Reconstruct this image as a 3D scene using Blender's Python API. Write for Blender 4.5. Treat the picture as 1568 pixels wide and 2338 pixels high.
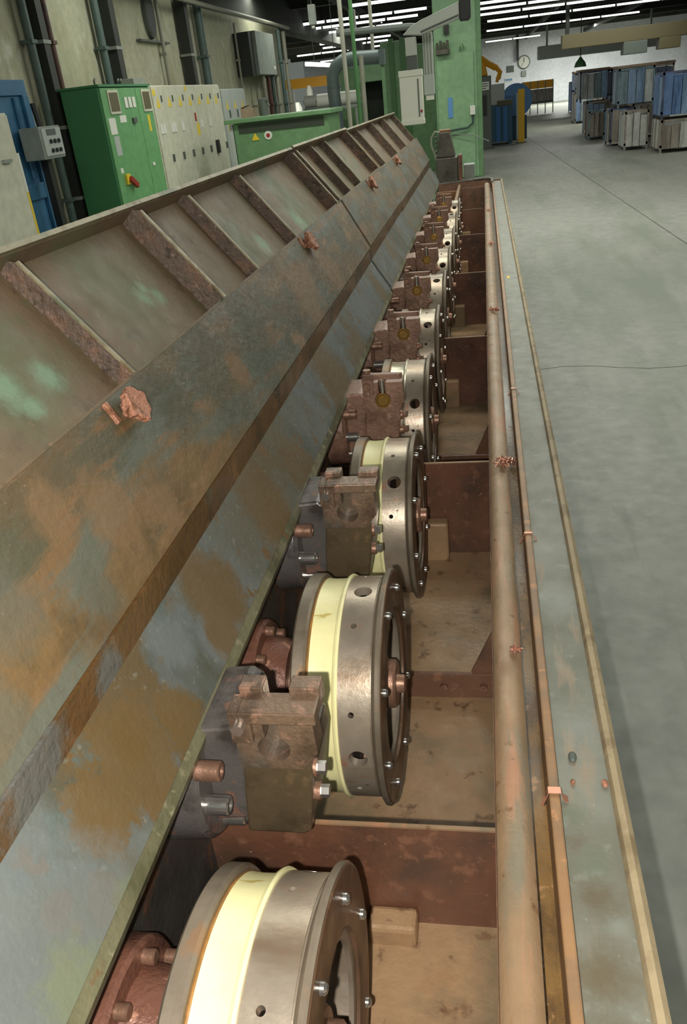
import bpy, bmesh, math, random
from mathutils import Vector, Matrix
for o in list(bpy.data.objects): bpy.data.objects.remove(o)
S = bpy.context.scene
COL = S.collection
ZC = 1.70                      # eye height; every z below is written relative to the eye
random.seed(7)

# ---------------------------------------------------------------- camera
cam = bpy.data.objects.new('camera', bpy.data.cameras.new('camera')); COL.objects.link(cam)
RX = Vector((.98319, .14989, -.10243)); FW = Vector((-.18006, .87283, -.45340))
FW.normalize(); RX = (RX - FW*RX.dot(FW)).normalized(); UP = RX.cross(FW)
m = Matrix((RX, UP, -FW)).transposed().to_4x4(); m.translation = Vector((0, 0, ZC))
cam.matrix_world = m
cam.data.sensor_fit = 'VERTICAL'; cam.data.sensor_height = 36; cam.data.lens = 36*1850/2338
cam.data.clip_start = .02; cam.data.clip_end = 300
S.camera = cam

# ---------------------------------------------------------------- light
S.view_settings.view_transform = 'Standard'; S.view_settings.look = 'None'
S.view_settings.exposure = 0.0; S.view_settings.gamma = 1.0; S.view_settings.use_curve_mapping = False
W = bpy.data.worlds.new('hall'); S.world = W; W.use_nodes = True
W.node_tree.nodes['Background'].inputs[0].default_value = (.80, .90, .78, 1)
W.node_tree.nodes['Background'].inputs[1].default_value = .16
def lamp(name, kind, loc, energy, color=(1, 1, 1), **kw):
    l = bpy.data.lights.new(name, kind); l.energy = energy; l.color = color
    for k, v in kw.items(): setattr(l, k, v)
    o = bpy.data.objects.new(name, l); COL.objects.link(o); o.location = (loc[0], loc[1], loc[2]+ZC)
    return o
# the camera's own flash, left of and just below the lens
fp = RX*-.045 - UP*.028
lamp('camera_flash', 'POINT', fp, 88, (1, .97, .91), shadow_soft_size=.008)
# fill lights for the hall, added to brighten cabinets, column, pendant and far bay
HALL = (.97, 1, .89)
for i, (x, y, e) in enumerate([(2.4, -2.5, 75), (2.4, 4, 62), (1.3, 6.6, 70), (2.4, 10.5, 150), (-1.8, 11.5, 110), (-2.2, 5.0, 85), (-1.2, 15.2, 110), (3.2, 19, 45), (-3, 21, 120), (4, 32, 200), (-6, 34, 500), (6, 56, 1150), (6.5, 15.5, 70), (-9, 46, 1000)]):
    lamp('hall_fill_light', 'AREA', (x, y, 2.15 if y < 15 else 2.25), e, HALL, shape='RECTANGLE', size=5.0, size_y=.5)

# ---------------------------------------------------------------- materials
def lin(c):
    return tuple(((v/255)/12.92 if v/255 <= .04045 else ((v/255+.055)/1.055)**2.4) for v in c[:3])+(1,)
def mat(name, base, rough=.5, metal=0., spots=(), blobs=(), bump=.0, bscale=60., spec=.5, coat=0., rvar=.0, emit=None, stretch=(1, 1, 1), obj=False):
    """base sRGB; spots: (colour, scale, threshold, softness[, stretch]); blobs: (colour, [(x,y,z,r)...], raggedness)"""
    M = bpy.data.materials.new(name); M.use_nodes = True; nt = M.node_tree; N = nt.nodes; L = nt.links
    b = N['Principled BSDF']
    b.inputs['Roughness'].default_value = rough; b.inputs['Metallic'].default_value = metal
    b.inputs['Specular IOR Level'].default_value = spec
    if coat: b.inputs['Coat Weight'].default_value = coat; b.inputs['Coat Roughness'].default_value = .15
    if obj:
        tc = N.new('ShaderNodeTexCoord'); pos = tc.outputs['Object']
    else:
        pos = N.new('ShaderNodeNewGeometry').outputs['Position']
    def noise(scale, st=(1, 1, 1), detail=5, off=0, rgh=.6):
        v = N.new('ShaderNodeVectorMath'); v.operation = 'MULTIPLY_ADD'; L.new(pos, v.inputs[0])
        v.inputs[1].default_value = st; v.inputs[2].default_value = (off*3.1, off*1.7, off*2.3)
        n = N.new('ShaderNodeTexNoise'); n.inputs['Scale'].default_value = scale
        n.inputs['Detail'].default_value = detail; n.inputs['Roughness'].default_value = rgh
        L.new(v.outputs[0], n.inputs['Vector']); return n.outputs['Fac']
    def mr(x, a, c, lo=0, hi=1):
        r = N.new('ShaderNodeMapRange'); L.new(x, r.inputs[0])
        r.inputs[1].default_value = a; r.inputs[2].default_value = c
        r.inputs[3].default_value = lo; r.inputs[4].default_value = hi; return r.outputs[0]
    def mix(f, a, c):
        x = N.new('ShaderNodeMix'); x.data_type = 'RGBA'; L.new(f, x.inputs[0])
        if hasattr(a, 'node'): L.new(a, x.inputs[6])
        else: x.inputs[6].default_value = a
        if hasattr(c, 'node'): L.new(c, x.inputs[7])
        else: x.inputs[7].default_value = c
        return x.outputs[2]
    def math_(op, a, c):
        x = N.new('ShaderNodeMath'); x.operation = op
        for i, v in enumerate((a, c)):
            if hasattr(v, 'node'): L.new(v, x.inputs[i])
            else: x.inputs[i].default_value = v
        return x.outputs[0]
    B = lin(base); col = B
    if spots or blobs:
        g = mr(noise(9, stretch, 8, 11), .25, .75)
        col = mix(g, tuple(v*.80 for v in B[:3])+(1,), tuple(min(1, v*1.18) for v in B[:3])+(1,))
    k = 0
    for s in spots:
        k += 1
        f = mr(noise(s[1], s[4] if len(s) > 4 else stretch, 6, k), s[2], s[2]+s[3])
        if len(s) > 5: f = math_('MULTIPLY', f, s[5])
        col = mix(f, col, lin(s[0]))
    for bl in blobs:
        k += 1
        nz = noise(bl[3] if len(bl) > 3 else 14, (1, 1, 1), 10, k, .74)
        acc = None
        for (x, y, z, r) in bl[1]:
            d = N.new('ShaderNodeVectorMath'); d.operation = 'DISTANCE'; L.new(pos, d.inputs[0]); d.inputs[1].default_value = (x, y, z+ZC)
            q = math_('DIVIDE', d.outputs['Value'], r)
            acc = q if acc is None else math_('MINIMUM', acc, q)
        q = math_('ADD', acc, math_('MULTIPLY', math_('SUBTRACT', nz, .5), bl[2]*3))
        col = mix(mr(q, 1.12, bl[5] if len(bl) > 5 else .86, 0, bl[4] if len(bl) > 4 else .92), col, lin(bl[0]))
    if hasattr(col, 'node'): L.new(col, b.inputs['Base Color'])
    else: b.inputs['Base Color'].default_value = col
    if rvar: L.new(mr(noise(16, stretch, 4, 23), .3, .7, max(.05, rough-rvar), min(1, rough+rvar)), b.inputs['Roughness'])
    if bump:
        bp = N.new('ShaderNodeBump'); bp.inputs['Strength'].default_value = bump; bp.inputs['Distance'].default_value = .01
        L.new(noise(bscale, stretch, 5, 31), bp.inputs['Height']); L.new(bp.outputs[0], b.inputs['Normal'])
    if emit:
        b.inputs['Emission Color'].default_value = lin(emit[0]); b.inputs['Emission Strength'].default_value = emit[1]
    return M

RUST = (128, 84, 50)
M = {}
M['lid_lower'] = mat('lid_lower_paint', (98, 102, 99), .46, .05, spots=[((92, 84, 62), 1.1, .46, .16), ((72, 72, 58), 3.4, .50, .16), ((94, 78, 52), 4.2, .54, .07), ((84, 92, 84), 9, .56, .08), ((122, 124, 112), 70, .60, .08, (1, 1, 1), .55), ((102, 78, 46), 16, .60, .05), ((140, 140, 124), 150, .68, .03)],
    blobs=[((100, 79, 46), [(-.441, .70, -.706, .080), (-.447, .60, -.688, .05), (-.43, .80, -.731, .05), (-.425, .53, -.74, .03), (-.43, .45, -.735, .018), (-.445, .48, -.70, .018)], .75, 34, .9, .84),
           ((104, 109, 107), [(-.47, .42, -.68, .16), (-.44, .50, -.72, .09), (-.46, .90, -.67, .05), (-.43, 1.0, -.73, .06)], .5, 16, .75, .6),
           ((100, 78, 45), [(-.45, 1.06, -.69, .085), (-.43, 1.0, -.735, .05)], .45, 18, .85, .75), ((100, 78, 44), [(-.447, 1.39, -.705, .10), (-.43, 1.63, -.731, .09), (-.45, 2.2, -.69, .12)], .5, 14, .8, .7),
           ((104, 110, 86), [(-.404, .33, -.765, .07), (-.412, .44, -.757, .05), (-.405, .55, -.768, .03)], .7, 44, .8, .6)], bump=.14, bscale=90, rvar=.1)
M['lid_upper'] = mat('lid_upper_stained', (100, 80, 52), .46, .05, spots=[((84, 80, 60), 2.2, .46, .12, (2.2, .8, 2.2)), ((116, 92, 58), 4.6, .52, .10, (2.6, .55, .8)), ((72, 66, 48), 3.2, .56, .12), ((94, 98, 86), 5, .50, .08, (4, .4, 1.6), .85), ((122, 92, 58), 6, .56, .06, (4.5, .4, 1.8), .8), ((128, 100, 68), 11, .60, .06, (2.8, .5, .8)), ((140, 120, 96), 120, .68, .03)],
    blobs=[((92, 92, 78), [(-.516, .53, -.516, .10), (-.55, .67, -.464, .07), (-.507, .82, -.542, .05)], .7, 14, .7, .55), ((70, 70, 52), [(-.568, 1.505, -.43, .17), (-.542, 1.806, -.482, .14), (-.56, 1.3, -.44, .08)], .6, 9, .75, .5),
           ((126, 98, 66), [(-.533, .95, -.49, .075), (-.516, 1.05, -.533, .06), (-.56, .86, -.44, .05), (-.533, 2.365, -.499, .12), (-.525, 2.752, -.516, .10)], .7, 16, .75, .6),
           ((122, 92, 58), [(-.535, 1.62, -.495, .045)], .4, 20, .8, .7)], bump=.25, bscale=45, rvar=.12)
M['lid_step'] = mat('lid_step_rust', (98, 70, 38), .40, .05, spots=[((66, 52, 30), 6, .48, .15), ((128, 90, 54), 12, .58, .1), ((90, 88, 70), 5, .6, .1)], blobs=[((100, 104, 100), [(-.488, .568, -.602, .075), (-.488, .757, -.619, .04)], .7, 28, .8, .6)], bump=.4, bscale=55, rvar=.12, coat=.15)
M['lid_channel'] = mat('lid_channel_dirty', (118, 98, 74), .58, .0, spots=[((104, 94, 68), 3, .48, .15), ((92, 76, 58), 14, .55, .15), ((136, 110, 86), 40, .62, .1), ((96, 104, 76), 4, .58, .1), ((150, 128, 104), 130, .68, .03)],
    blobs=[((98, 110, 78), [(-.722, 1.548, -.275, .15), (-.722, 1.075, -.292, .15), (-.679, 2.365, -.344, .12), (-.688, 3.096, -.361, .17), (-.688, 4.472, -.344, .26)], .6, 8, .55, .4),
           ((132, 168, 136), [(-.688, 1.152, -.344, .035), (-.70, 1.05, -.33, .045), (-.671, 1.066, -.361, .03), (-.70, 1.62, -.32, .03), (-.69, 1.67, -.335, .03), (-.705, 1.64, -.31, .025), (-.662, 3.01, -.378, .07), (-.671, 2.494, -.37, .05)], .8, 30, .6, .3)], bump=.2, bscale=80, rvar=.1)
M['lid_rib'] = mat('lid_rib_crusted', (100, 84, 72), .58, .1, spots=[((120, 92, 74), 20, .52, .1), ((72, 60, 50), 34, .55, .1), ((140, 116, 100), 70, .60, .08)], bump=.8, bscale=60)
M['lid_edge'] = mat('lid_edge_bare', (150, 140, 112), .45, .2, spots=[((118, 102, 68), 20, .5, .12), ((104, 108, 82), 8, .55, .1)], bump=.2)
M['lid_strip'] = mat('lid_strip_olive', (112, 108, 82), .45, .15, spots=[((82, 80, 56), 5, .48, .12), ((136, 130, 102), 30, .58, .08), ((112, 84, 52), 14, .62, .05)], bump=.3)
M['copper_mud'] = mat('copper_sludge', (186, 130, 104), .5, .2, spots=[((140, 92, 62), 40, .5, .12), ((210, 160, 134), 70, .58, .1)], bump=.9, bscale=90)
M['trough'] = mat('trough_copper_stained', (124, 90, 70), .42, .1, spots=[((100, 76, 62), 6, .5, .12), ((146, 106, 82), 26, .58, .08), ((88, 84, 78), 5, .62, .1, (1, 1, 1), .6)], bump=.15, bscale=70, rvar=.12)
M['bulk'] = mat('bulkhead_brown', (110, 74, 56), .36, .1, spots=[((84, 62, 50), 5, .5, .15), ((126, 88, 68), 30, .56, .1), ((158, 122, 100), 110, .66, .04)], bump=.15, bscale=80, rvar=.1)
M['pan'] = mat('pan_residue', (166, 134, 100), .45, .05, spots=[((130, 112, 84), 4, .48, .15), ((166, 130, 94), 12, .56, .1), ((120, 92, 66), 22, .6, .08), ((190, 112, 40), 26, .74, .03)], bump=.25, bscale=60, rvar=.12)
M['backwall'] = mat('trough_wall_dark', (64, 62, 58), .42, .2, spots=[((108, 74, 50), 9, .55, .08), ((48, 48, 48), 5, .5, .15), ((110, 108, 100), 80, .68, .04)], bump=.15, rvar=.1)
M['rail'] = mat('rail_tan', (150, 122, 92), .42, .2, spots=[((128, 118, 98), 5, .55, .12, (3, .4, 1)), ((168, 124, 94), 9, .54, .1, (4, .4, 1)), ((120, 90, 60), 24, .62, .06)], bump=.15, bscale=60, rvar=.12)
M['gutter'] = mat('gutter_sludge', (124, 94, 52), .35, .0, spots=[((94, 70, 40), 9, .5, .12, (2, .8, 1)), ((160, 122, 80), 30, .62, .06)], bump=.5, bscale=60, rvar=.1, coat=.3)
M['lip'] = mat('lip_bar_brown', (152, 116, 80), .45, .1, spots=[((128, 104, 80), 10, .5, .15), ((178, 130, 90), 30, .6, .06)], bump=.15)
M['plate'] = mat('rim_plate_grey', (124, 124, 112), .44, .1, spots=[((108, 108, 94), 4, .5, .18, (1.5, .7, 1)), ((146, 128, 106), 9, .58, .10, (3, .5, 1), .8), ((130, 134, 122), 20, .58, .1), ((150, 150, 138), 140, .66, .04)],
    blobs=[((96, 82, 60), [(.115, .60, -.9, .05), (.11, .52, -.9, .045), (.12, .70, -.9, .035), (.10, .78, -.9, .02)], .7, 24, .75, .2), ((138, 142, 136), [(.145, .46, -.9, .035), (.14, .66, -.9, .018), (.13, 1.0, -.9, .04), (.12, 1.35, -.9, .05)], .6, 20, .55, .1), ((100, 108, 88), [(.10, .83, -.9, .03), (.12, .75, -.9, .03), (.11, .43, -.9, .03)], .7, 24, .7, .2)], bump=.14, bscale=90, rvar=.1)
M['rim'] = mat('outer_rim_bare', (166, 148, 116), .5, .1, spots=[((140, 122, 92), 14, .5, .12)], bump=.15)
M['housing'] = mat('machine_green_paint', (84, 112, 88), .5, spots=[((70, 90, 74), 4, .5, .2)])
M['steel'] = mat('drum_steel', (178, 164, 146), .32, .6, spots=[((150, 128, 106), 8, .5, .15, (.25, 1, 1)), ((190, 140, 112), 18, .60, .08, (.5, 1, 1)), ((90, 74, 58), 60, .66, .05, (.4, 1, 1))], bump=.05, bscale=120, rvar=.08, obj=True)
M['steel_flange'] = mat('drum_flange_steel', (130, 118, 102), .42, .4, spots=[((112, 100, 84), 9, .5, .15), ((150, 120, 92), 22, .6, .08)], bump=.06, bscale=120, rvar=.08, obj=True)
M['steel_face'] = mat('drum_face_brown', (104, 78, 58), .38, .35, spots=[((80, 62, 48), 9, .5, .15), ((136, 104, 80), 24, .62, .06)], bump=.1, rvar=.1, obj=True)
M['ceramic'] = mat('yellow_coated_band', (238, 230, 172), .40, .0, spec=.9, spots=[((228, 218, 156), 5, .5, .2), ((196, 176, 100), 34, .66, .04, (.4, 1, 1))], obj=True, bump=.03)
M['band'] = mat('polished_band', (206, 198, 176), .26, .5, spots=[((170, 160, 134), 14, .55, .12, (.25, 1, 1))], obj=True)
M['rust_ring'] = mat('rusty_groove', (138, 100, 52), .5, .2, spots=[((170, 120, 60), 20, .5, .15)], obj=True)
M['dark'] = mat('drum_interior_dark', (40, 34, 30), .6, .2, spots=[((62, 54, 46), 9, .5, .2)])
M['bolt'] = mat('bolt_bright', (200, 196, 188), .22, .9)
M['bolt_rusty'] = mat('bolt_rusty', (140, 106, 86), .4, .5, spots=[((168, 128, 108), 40, .5, .15)], bump=.2, obj=True)
M['holder'] = mat('die_holder_oily', (120, 98, 80), .33, .35, spots=[((88, 70, 56), 12, .5, .12), ((150, 116, 96), 34, .58, .08), ((96, 92, 82), 6, .6, .1)], bump=.3, bscale=80, rvar=.1, coat=.3, obj=True)
M['holder_far'] = mat('die_holder_copper', (142, 108, 90), .42, .25, spots=[((116, 86, 70), 12, .5, .12), ((168, 132, 112), 40, .6, .08)], bump=.3, bscale=80, coat=.1, obj=True)
M['holder_body'] = mat('die_holder_body', (92, 78, 58), .38, .3, spots=[((72, 60, 44), 9, .5, .15), ((118, 96, 70), 20, .6, .1)], bump=.15, coat=.3, obj=True)
M['bracket'] = mat('bracket_blued', (104, 98, 94), .32, .4, spots=[((70, 64, 60), 9, .5, .12), ((140, 104, 88), 18, .58, .07)], bump=.2, coat=.3, obj=True)
M['bearing'] = mat('bearing_flange_red', (118, 78, 62), .4, .2, spots=[((84, 58, 48), 9, .5, .12), ((170, 122, 98), 26, .62, .06)], bump=.35, bscale=60, obj=True)
M['brass'] = mat('die_brass', (150, 116, 60), .35, .6, spots=[((190, 130, 56), 24, .55, .12), ((104, 80, 50), 30, .6, .1)], bump=.1, obj=True)
M['floor'] = mat('concrete_floor', (138, 138, 130), .55, 0, spots=[((118, 122, 110), .7, .46, .2, (2.0, .5, 1)), ((142, 142, 132), 1.6, .52, .2, (2, .4, 1)), ((108, 110, 100), 3.0, .60, .12, (2.5, .35, 1), .5)], bump=.04, bscale=40, rvar=.1)
M['joint'] = mat('floor_joint', (58, 58, 52), .8)
M['wall'] = mat('old_plaster', (176, 174, 150), .85, 0, spots=[((150, 146, 116), .9, .50, .15, (1, 1, .35)), ((122, 118, 98), 1.6, .60, .12, (1, 1, .5), .7), ((190, 190, 172), 2.2, .58, .12)], bump=.1, bscale=30)
M['farwall'] = mat('white_far_wall', (214, 216, 222), .8, spots=[((196, 198, 206), .3, .5, .2)])
M['ceil'] = mat('dark_roof', (52, 52, 46), .9, spots=[((38, 38, 34), .5, .5, .2)])
M['beam'] = mat('roof_beam_dark', (58, 60, 54), .8, spots=[((44, 46, 42), 1, .5, .2)])
M['pipe_dark'] = mat('dark_cable_duct', (44, 46, 42), .6)
M['pipe_teal'] = mat('teal_conduit', (74, 92, 88), .5, spots=[((60, 74, 72), 3, .5, .2)])
M['pipe_rust'] = mat('rusty_pipe', (92, 62, 52), .6, spots=[((64, 46, 42), 6, .5, .15)])
M['pipe_grey'] = mat('grey_conduit', (150, 148, 134), .5, .2)
M['duct'] = mat('grey_blue_duct', (88, 100, 100), .5, .2)
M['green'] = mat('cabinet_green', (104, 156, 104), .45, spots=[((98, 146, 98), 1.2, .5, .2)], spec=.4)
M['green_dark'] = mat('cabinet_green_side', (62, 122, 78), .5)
M['green2'] = mat('machine_green', (104, 140, 98), .5, spots=[((94, 128, 90), 1.4, .5, .2)])
M['green_col'] = mat('column_green', (128, 164, 124), .5, spots=[((118, 154, 116), 1.2, .48, .2), ((134, 170, 130), 3, .56, .15)])
M['green_pipe'] = mat('green_pipe', (62, 104, 58), .5)
M['dkgreen'] = mat('panel_recess_dark', (52, 60, 46), .6)
M['beige'] = mat('cabinet_beige', (196, 194, 174), .5, spots=[((188, 186, 166), .9, .5, .2)])
M['ltgrey'] = mat('cabinet_light_grey', (170, 176, 170), .5)
M['blue'] = mat('door_blue', (52, 104, 140), .5, spots=[((44, 90, 124), 2, .5, .2)])
M['grey'] = mat('box_grey', (134, 140, 132), .55, spots=[((120, 126, 118), 2, .5, .2)])
M['greydark'] = mat('box_dark_grey', (84, 90, 84), .55)
M['white'] = mat('white_paint', (214, 214, 204), .5)
M['cream'] = mat('pendant_cream', (222, 220, 206), .5)
M['yellow'] = mat('post_yellow', (222, 172, 26), .5)
M['orange'] = mat('robot_yellow', (236, 166, 24), .45)
M['warn'] = mat('warning_yellow', (220, 190, 50), .5)
M['red'] = mat('switch_red', (150, 40, 30), .5)
M['black'] = mat('black_plastic', (30, 30, 28), .5)
M['brown'] = mat('window_brown', (92, 84, 58), .5)
M['tank'] = mat('bin_teal_blue', (40, 88, 112), .5)
M['blue2'] = mat('bin_blue', (50, 110, 170), .5)
M['blue3'] = mat('reel_blue', (92, 142, 196), .5)
M['grime'] = mat('oily_dark_steel', (92, 88, 78), .45, .3, spots=[((70, 64, 56), 8, .5, .15), ((112, 96, 80), 16, .6, .1)], bump=.3)
M['rusty_end'] = mat('rusty_end_plate', (132, 92, 56), .5, .1, spots=[((100, 68, 44), 9, .5, .15), ((164, 112, 70), 20, .6, .1)], bump=.2)
M['orange_edge'] = mat('orange_rust_edge', (156, 100, 68), .55, spots=[((130, 82, 54), 14, .5, .15)], bump=.2)
M['alu'] = mat('aluminium_boom', (176, 180, 170), .4, .3)
M['tube'] = mat('fluorescent_tube', (255, 255, 250), .5, emit=((250, 255, 248), 3.2))
M['wire'] = mat('copper_wire', (206, 150, 126), .3, .7)
M['cable'] = mat('dark_teal_cable', (38, 62, 60), .5)
M['hose'] = mat('pale_hose', (150, 150, 130), .5)
M['card'] = mat('brown_goods', (150, 128, 108), .7, spots=[((120, 98, 78), 2, .5, .2)])
STRIPE = [((182, 186, 186), .5), ((128, 152, 184), .5), ((96, 124, 170), .5), ((150, 140, 130), .5), ((118, 108, 96), .6), ((196, 196, 190), .6), ((120, 140, 150), .5), ((90, 96, 120), .6)]
SM = [mat('crate_side_%s' % n, c, r, spots=[(tuple(max(0, v-34) for v in c), 2.4, .5, .12, (3, 3, .5)), (tuple(min(255, v+20) for v in c), 5, .58, .1, (3, 3, .4))]) for n, (c, r) in zip(('white', 'pale_blue', 'blue', 'taupe', 'brown', 'bright_white', 'grey_blue', 'slate'), STRIPE)]

# ---------------------------------------------------------------- mesh helpers
class MB:
    def __init__(s): s.bm = bmesh.new()
    def box(s, x0, x1, y0, y1, z0, z1):
        v = [s.bm.verts.new((x, y, z)) for z in (z0, z1) for y in (y0, y1) for x in (x0, x1)]
        for f in ((0, 2, 3, 1), (4, 5, 7, 6), (0, 1, 5, 4), (2, 6, 7, 3), (0, 4, 6, 2), (1, 3, 7, 5)): s.bm.faces.new([v[i] for i in f])
        return s
    def prism(s, pts, a0, a1, axis='y'):
        """closed polygon pts swept along axis"""
        def P(p, a): return (p[0], a, p[1]) if axis == 'y' else ((a, p[0], p[1]) if axis == 'x' else (p[0], p[1], a))
        A = [s.bm.verts.new(P(p, a0)) for p in pts]; B = [s.bm.verts.new(P(p, a1)) for p in pts]; n = len(pts)
        s.bm.faces.new(A); s.bm.faces.new(B[::-1])
        for i in range(n): s.bm.faces.new((A[i], A[(i+1) % n], B[(i+1) % n], B[i]))
        return s
    def sheet(s, pts, a0, a1, t, axis='y', seg=1):
        """open polyline thickened by t to its right-hand side"""
        off = []
        for i, p in enumerate(pts):
            d = Vector((0, 0))
            if i: d += (Vector(p)-Vector(pts[i-1])).normalized()
            if i < len(pts)-1: d += (Vector(pts[i+1])-Vector(p)).normalized()
            d.normalize(); off.append((p[0]+d.y*t, p[1]-d.x*t))
        return s.prism(list(pts)+off[::-1], a0, a1, axis)
    def cyl(s, p0, p1, r0, r1=None, n=16, caps=True):
        p0 = Vector(p0); p1 = Vector(p1); r1 = r0 if r1 is None else r1
        d = (p1-p0).normalized(); u = d.orthogonal().normalized(); w = d.cross(u)
        A = []; B = []
        for i in range(n):
            a = 2*math.pi*i/n; e = u*math.cos(a)+w*math.sin(a)
            A.append(s.bm.verts.new(p0+e*r0)); B.append(s.bm.verts.new(p1+e*r1))
        for i in range(n): s.bm.faces.new((A[i], A[(i+1) % n], B[(i+1) % n], B[i]))
        if caps: s.bm.faces.new(A[::-1]); s.bm.faces.new(B)
        return s
    def lathe(s, prof, n=64, cy=0, cz=0, closed=False):
        """(x, r) profile about the x axis through (cy, cz)"""
        rows = [[s.bm.verts.new((x, cy+r*math.cos(2*math.pi*i/n), cz+r*math.sin(2*math.pi*i/n))) for i in range(n)] for x, r in prof]
        if closed: rows.append(rows[0])
        for a, b in zip(rows, rows[1:]):
            for i in range(n): s.bm.faces.new((a[i], a[(i+1) % n], b[(i+1) % n], b[i]))
        if not closed:
            if prof[0][1] > 1e-6: s.bm.faces.new(rows[0])
            if prof[-1][1] > 1e-6: s.bm.faces.new(rows[-1][::-1])
        return s
    def tube(s, pts, r, n=8):
        pts = [Vector(p) for p in pts]; rows = []; u = None
        for i, p in enumerate(pts):
            d = (pts[min(i+1, len(pts)-1)]-pts[max(i-1, 0)]).normalized()
            u = d.orthogonal().normalized() if u is None else (u-d*u.dot(d)).normalized()
            w = d.cross(u); rows.append([s.bm.verts.new(p+(u*math.cos(2*math.pi*k/n)+w*math.sin(2*math.pi*k/n))*r) for k in range(n)])
        for a, b in zip(rows, rows[1:]):
            for k in range(n): s.bm.faces.new((a[k], a[(k+1) % n], b[(k+1) % n], b[k]))
        s.bm.faces.new(rows[0][::-1]); s.bm.faces.new(rows[-1]); return s
    def hexa(s, p0, p1, r): return s.cyl(p0, p1, r, n=6)
    def ball(s, c, r, sub=2, sq=(1, 1, 1)):
        g = bmesh.ops.create_icosphere(s.bm, subdivisions=sub, radius=r)
        for v in g['verts']: v.co = Vector((v.co.x*sq[0], v.co.y*sq[1], v.co.z*sq[2]))+Vector(c)
        return s
    def build(s, name, m, parent=None, bevel=0, smooth=False, at=None):
        bmesh.ops.recalc_face_normals(s.bm, faces=s.bm.faces[:])
        off = Vector(parent['_o']) if parent is not None else (Vector(at) if at else Vector((0, 0, 0)))
        for v in s.bm.verts: v.co -= off
        me = bpy.data.meshes.new(name); s.bm.to_mesh(me); s.bm.free()
        if smooth: me.shade_smooth(); 
        if m is not None: me.materials.append(M[m] if isinstance(m, str) else m)
        o = bpy.data.objects.new(name, me); COL.objects.link(o)
        if smooth:
            try: me.set_sharp_from_angle(angle=math.radians(35))
            except Exception: pass
        if bevel:
            b = o.modifiers.new('b', 'BEVEL'); b.width = bevel; b.segments = 2; b.limit_method = 'ANGLE'; b.angle_limit = math.radians(40)
        o['_o'] = tuple(off)
        if parent is not None: o.parent = parent
        else: o.location = (off.x, off.y, off.z+ZC)
        return o
def tag(o, label, cat, group=None, kind=None):
    if label: o['label'] = label
    if cat: o['category'] = cat
    if group: o['group'] = group
    if kind: o['kind'] = kind
    return o
def thing(name, label, cat, loc, group=None):
    o = bpy.data.objects.new(name, None); COL.objects.link(o); o.empty_display_size = .05
    o['_o'] = tuple(loc); o.location = (loc[0], loc[1], loc[2]+ZC)
    return tag(o, label, cat, group)
def struct(o): o['kind'] = 'structure'; return o
def copy_tree(o, loc, rx=0., label=None, parent=None):
    c = o.copy(); COL.objects.link(c)
    if parent is None:
        c.location = (loc[0], loc[1], loc[2]+ZC); c.rotation_euler.x = rx; c['_o'] = tuple(loc)
        if label: c['label'] = label
    else: c.parent = parent
    for ch in [q for q in o.children]: copy_tree(ch, None, parent=c)
    return c
def boolean(o, cutters):
    """cut the cutter meshes out of o and bake the result"""
    for c in cutters:
        b = o.modifiers.new('c', 'BOOLEAN'); b.object = c; b.operation = 'DIFFERENCE'; b.solver = 'EXACT'
    bpy.context.view_layer.update()
    dg = bpy.context.evaluated_depsgraph_get()
    me = bpy.data.meshes.new_from_object(o.evaluated_get(dg))
    o.modifiers.clear(); o.data = me
    for c in cutters: bpy.data.objects.remove(c)
    return o

FZ = -1.70
# ---------------------------------------------------------------- hall: floor, walls, roof
fl = struct(MB().box(-12, 30, -4, 66, FZ-.2, FZ-.012).build('floor', 'joint'))
fl['_o'] = (0, 0, 0)
def jx(y): return 2.36-.036*y
def slab(p):
    MB().prism(p, FZ-.06, FZ, 'z').build('concrete_slab', 'floor', fl)
g = .006
slab([(-12, -4), (jx(-4)-g, -4), (jx(12.45)-g, 12.45-g), (-12, 12.45-g)])
slab([(-12, 12.45+g), (jx(12.45)-g, 12.45+g), (jx(66)-g, 66), (-12, 66)])
slab([(jx(-4)+g, -4), (30, -4), (30, 24), (jx(24)+g, 24)])
slab([(jx(24)+g, 24+2*g), (30, 24+2*g), (30, 66), (jx(66)+g, 66)])
# crack wandering across the aisle
cr = MB(); pts = []
for i in range(28):
    x = .30+i*.085; pts.append((x, 5.22+.05*math.sin(i*.55)-.004*i+random.uniform(-.012, .012), FZ+.0005))
cr.tube(pts, .0016, 4).build('floor_crack', 'joint', fl)
struct(MB().box(-5.5, -5.16, -4, 23.8, FZ, 1.75).build('wall_left', 'wall'))
wu = struct(MB().box(-5.6, -5.16, -4, 66, 1.75, 2.7).build('trim_1', 'beam'))
struct(MB().box(-12, 30, 62, 62.4, FZ, 2.9).build('wall_back', 'farwall'))
struct(MB().box(-12, 30, -4, 66, 2.7, 2.85).build('ceiling', 'ceil'))
# eave pipe along the top of the left wall
tag(MB().tube([(-4.83, 12, 1.70), (-4.83, 23.5, 1.70)], .04, 8).build('eave_pipe', 'pipe_grey'), 'thin grey pipe running along the top of the old left wall', 'pipe')
# roof joists
for i, y in enumerate([18.5, 21.5, 25.8, 30.6, 35, 39.6, 43, 48, 53, 58]):
    b = struct(MB().box(-12, 30, y-.12, y+.12, 2.28, 2.7).build('trim_%d' % (i+2), 'beam'))
for i, x in enumerate([-6.5, -3.6, -.6, 2.8, 6.5]):
    struct(MB().box(x-.07, x+.07, 16, 62, 2.12, 2.3).build('trim_%d' % (i+12), 'beam'))

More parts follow.
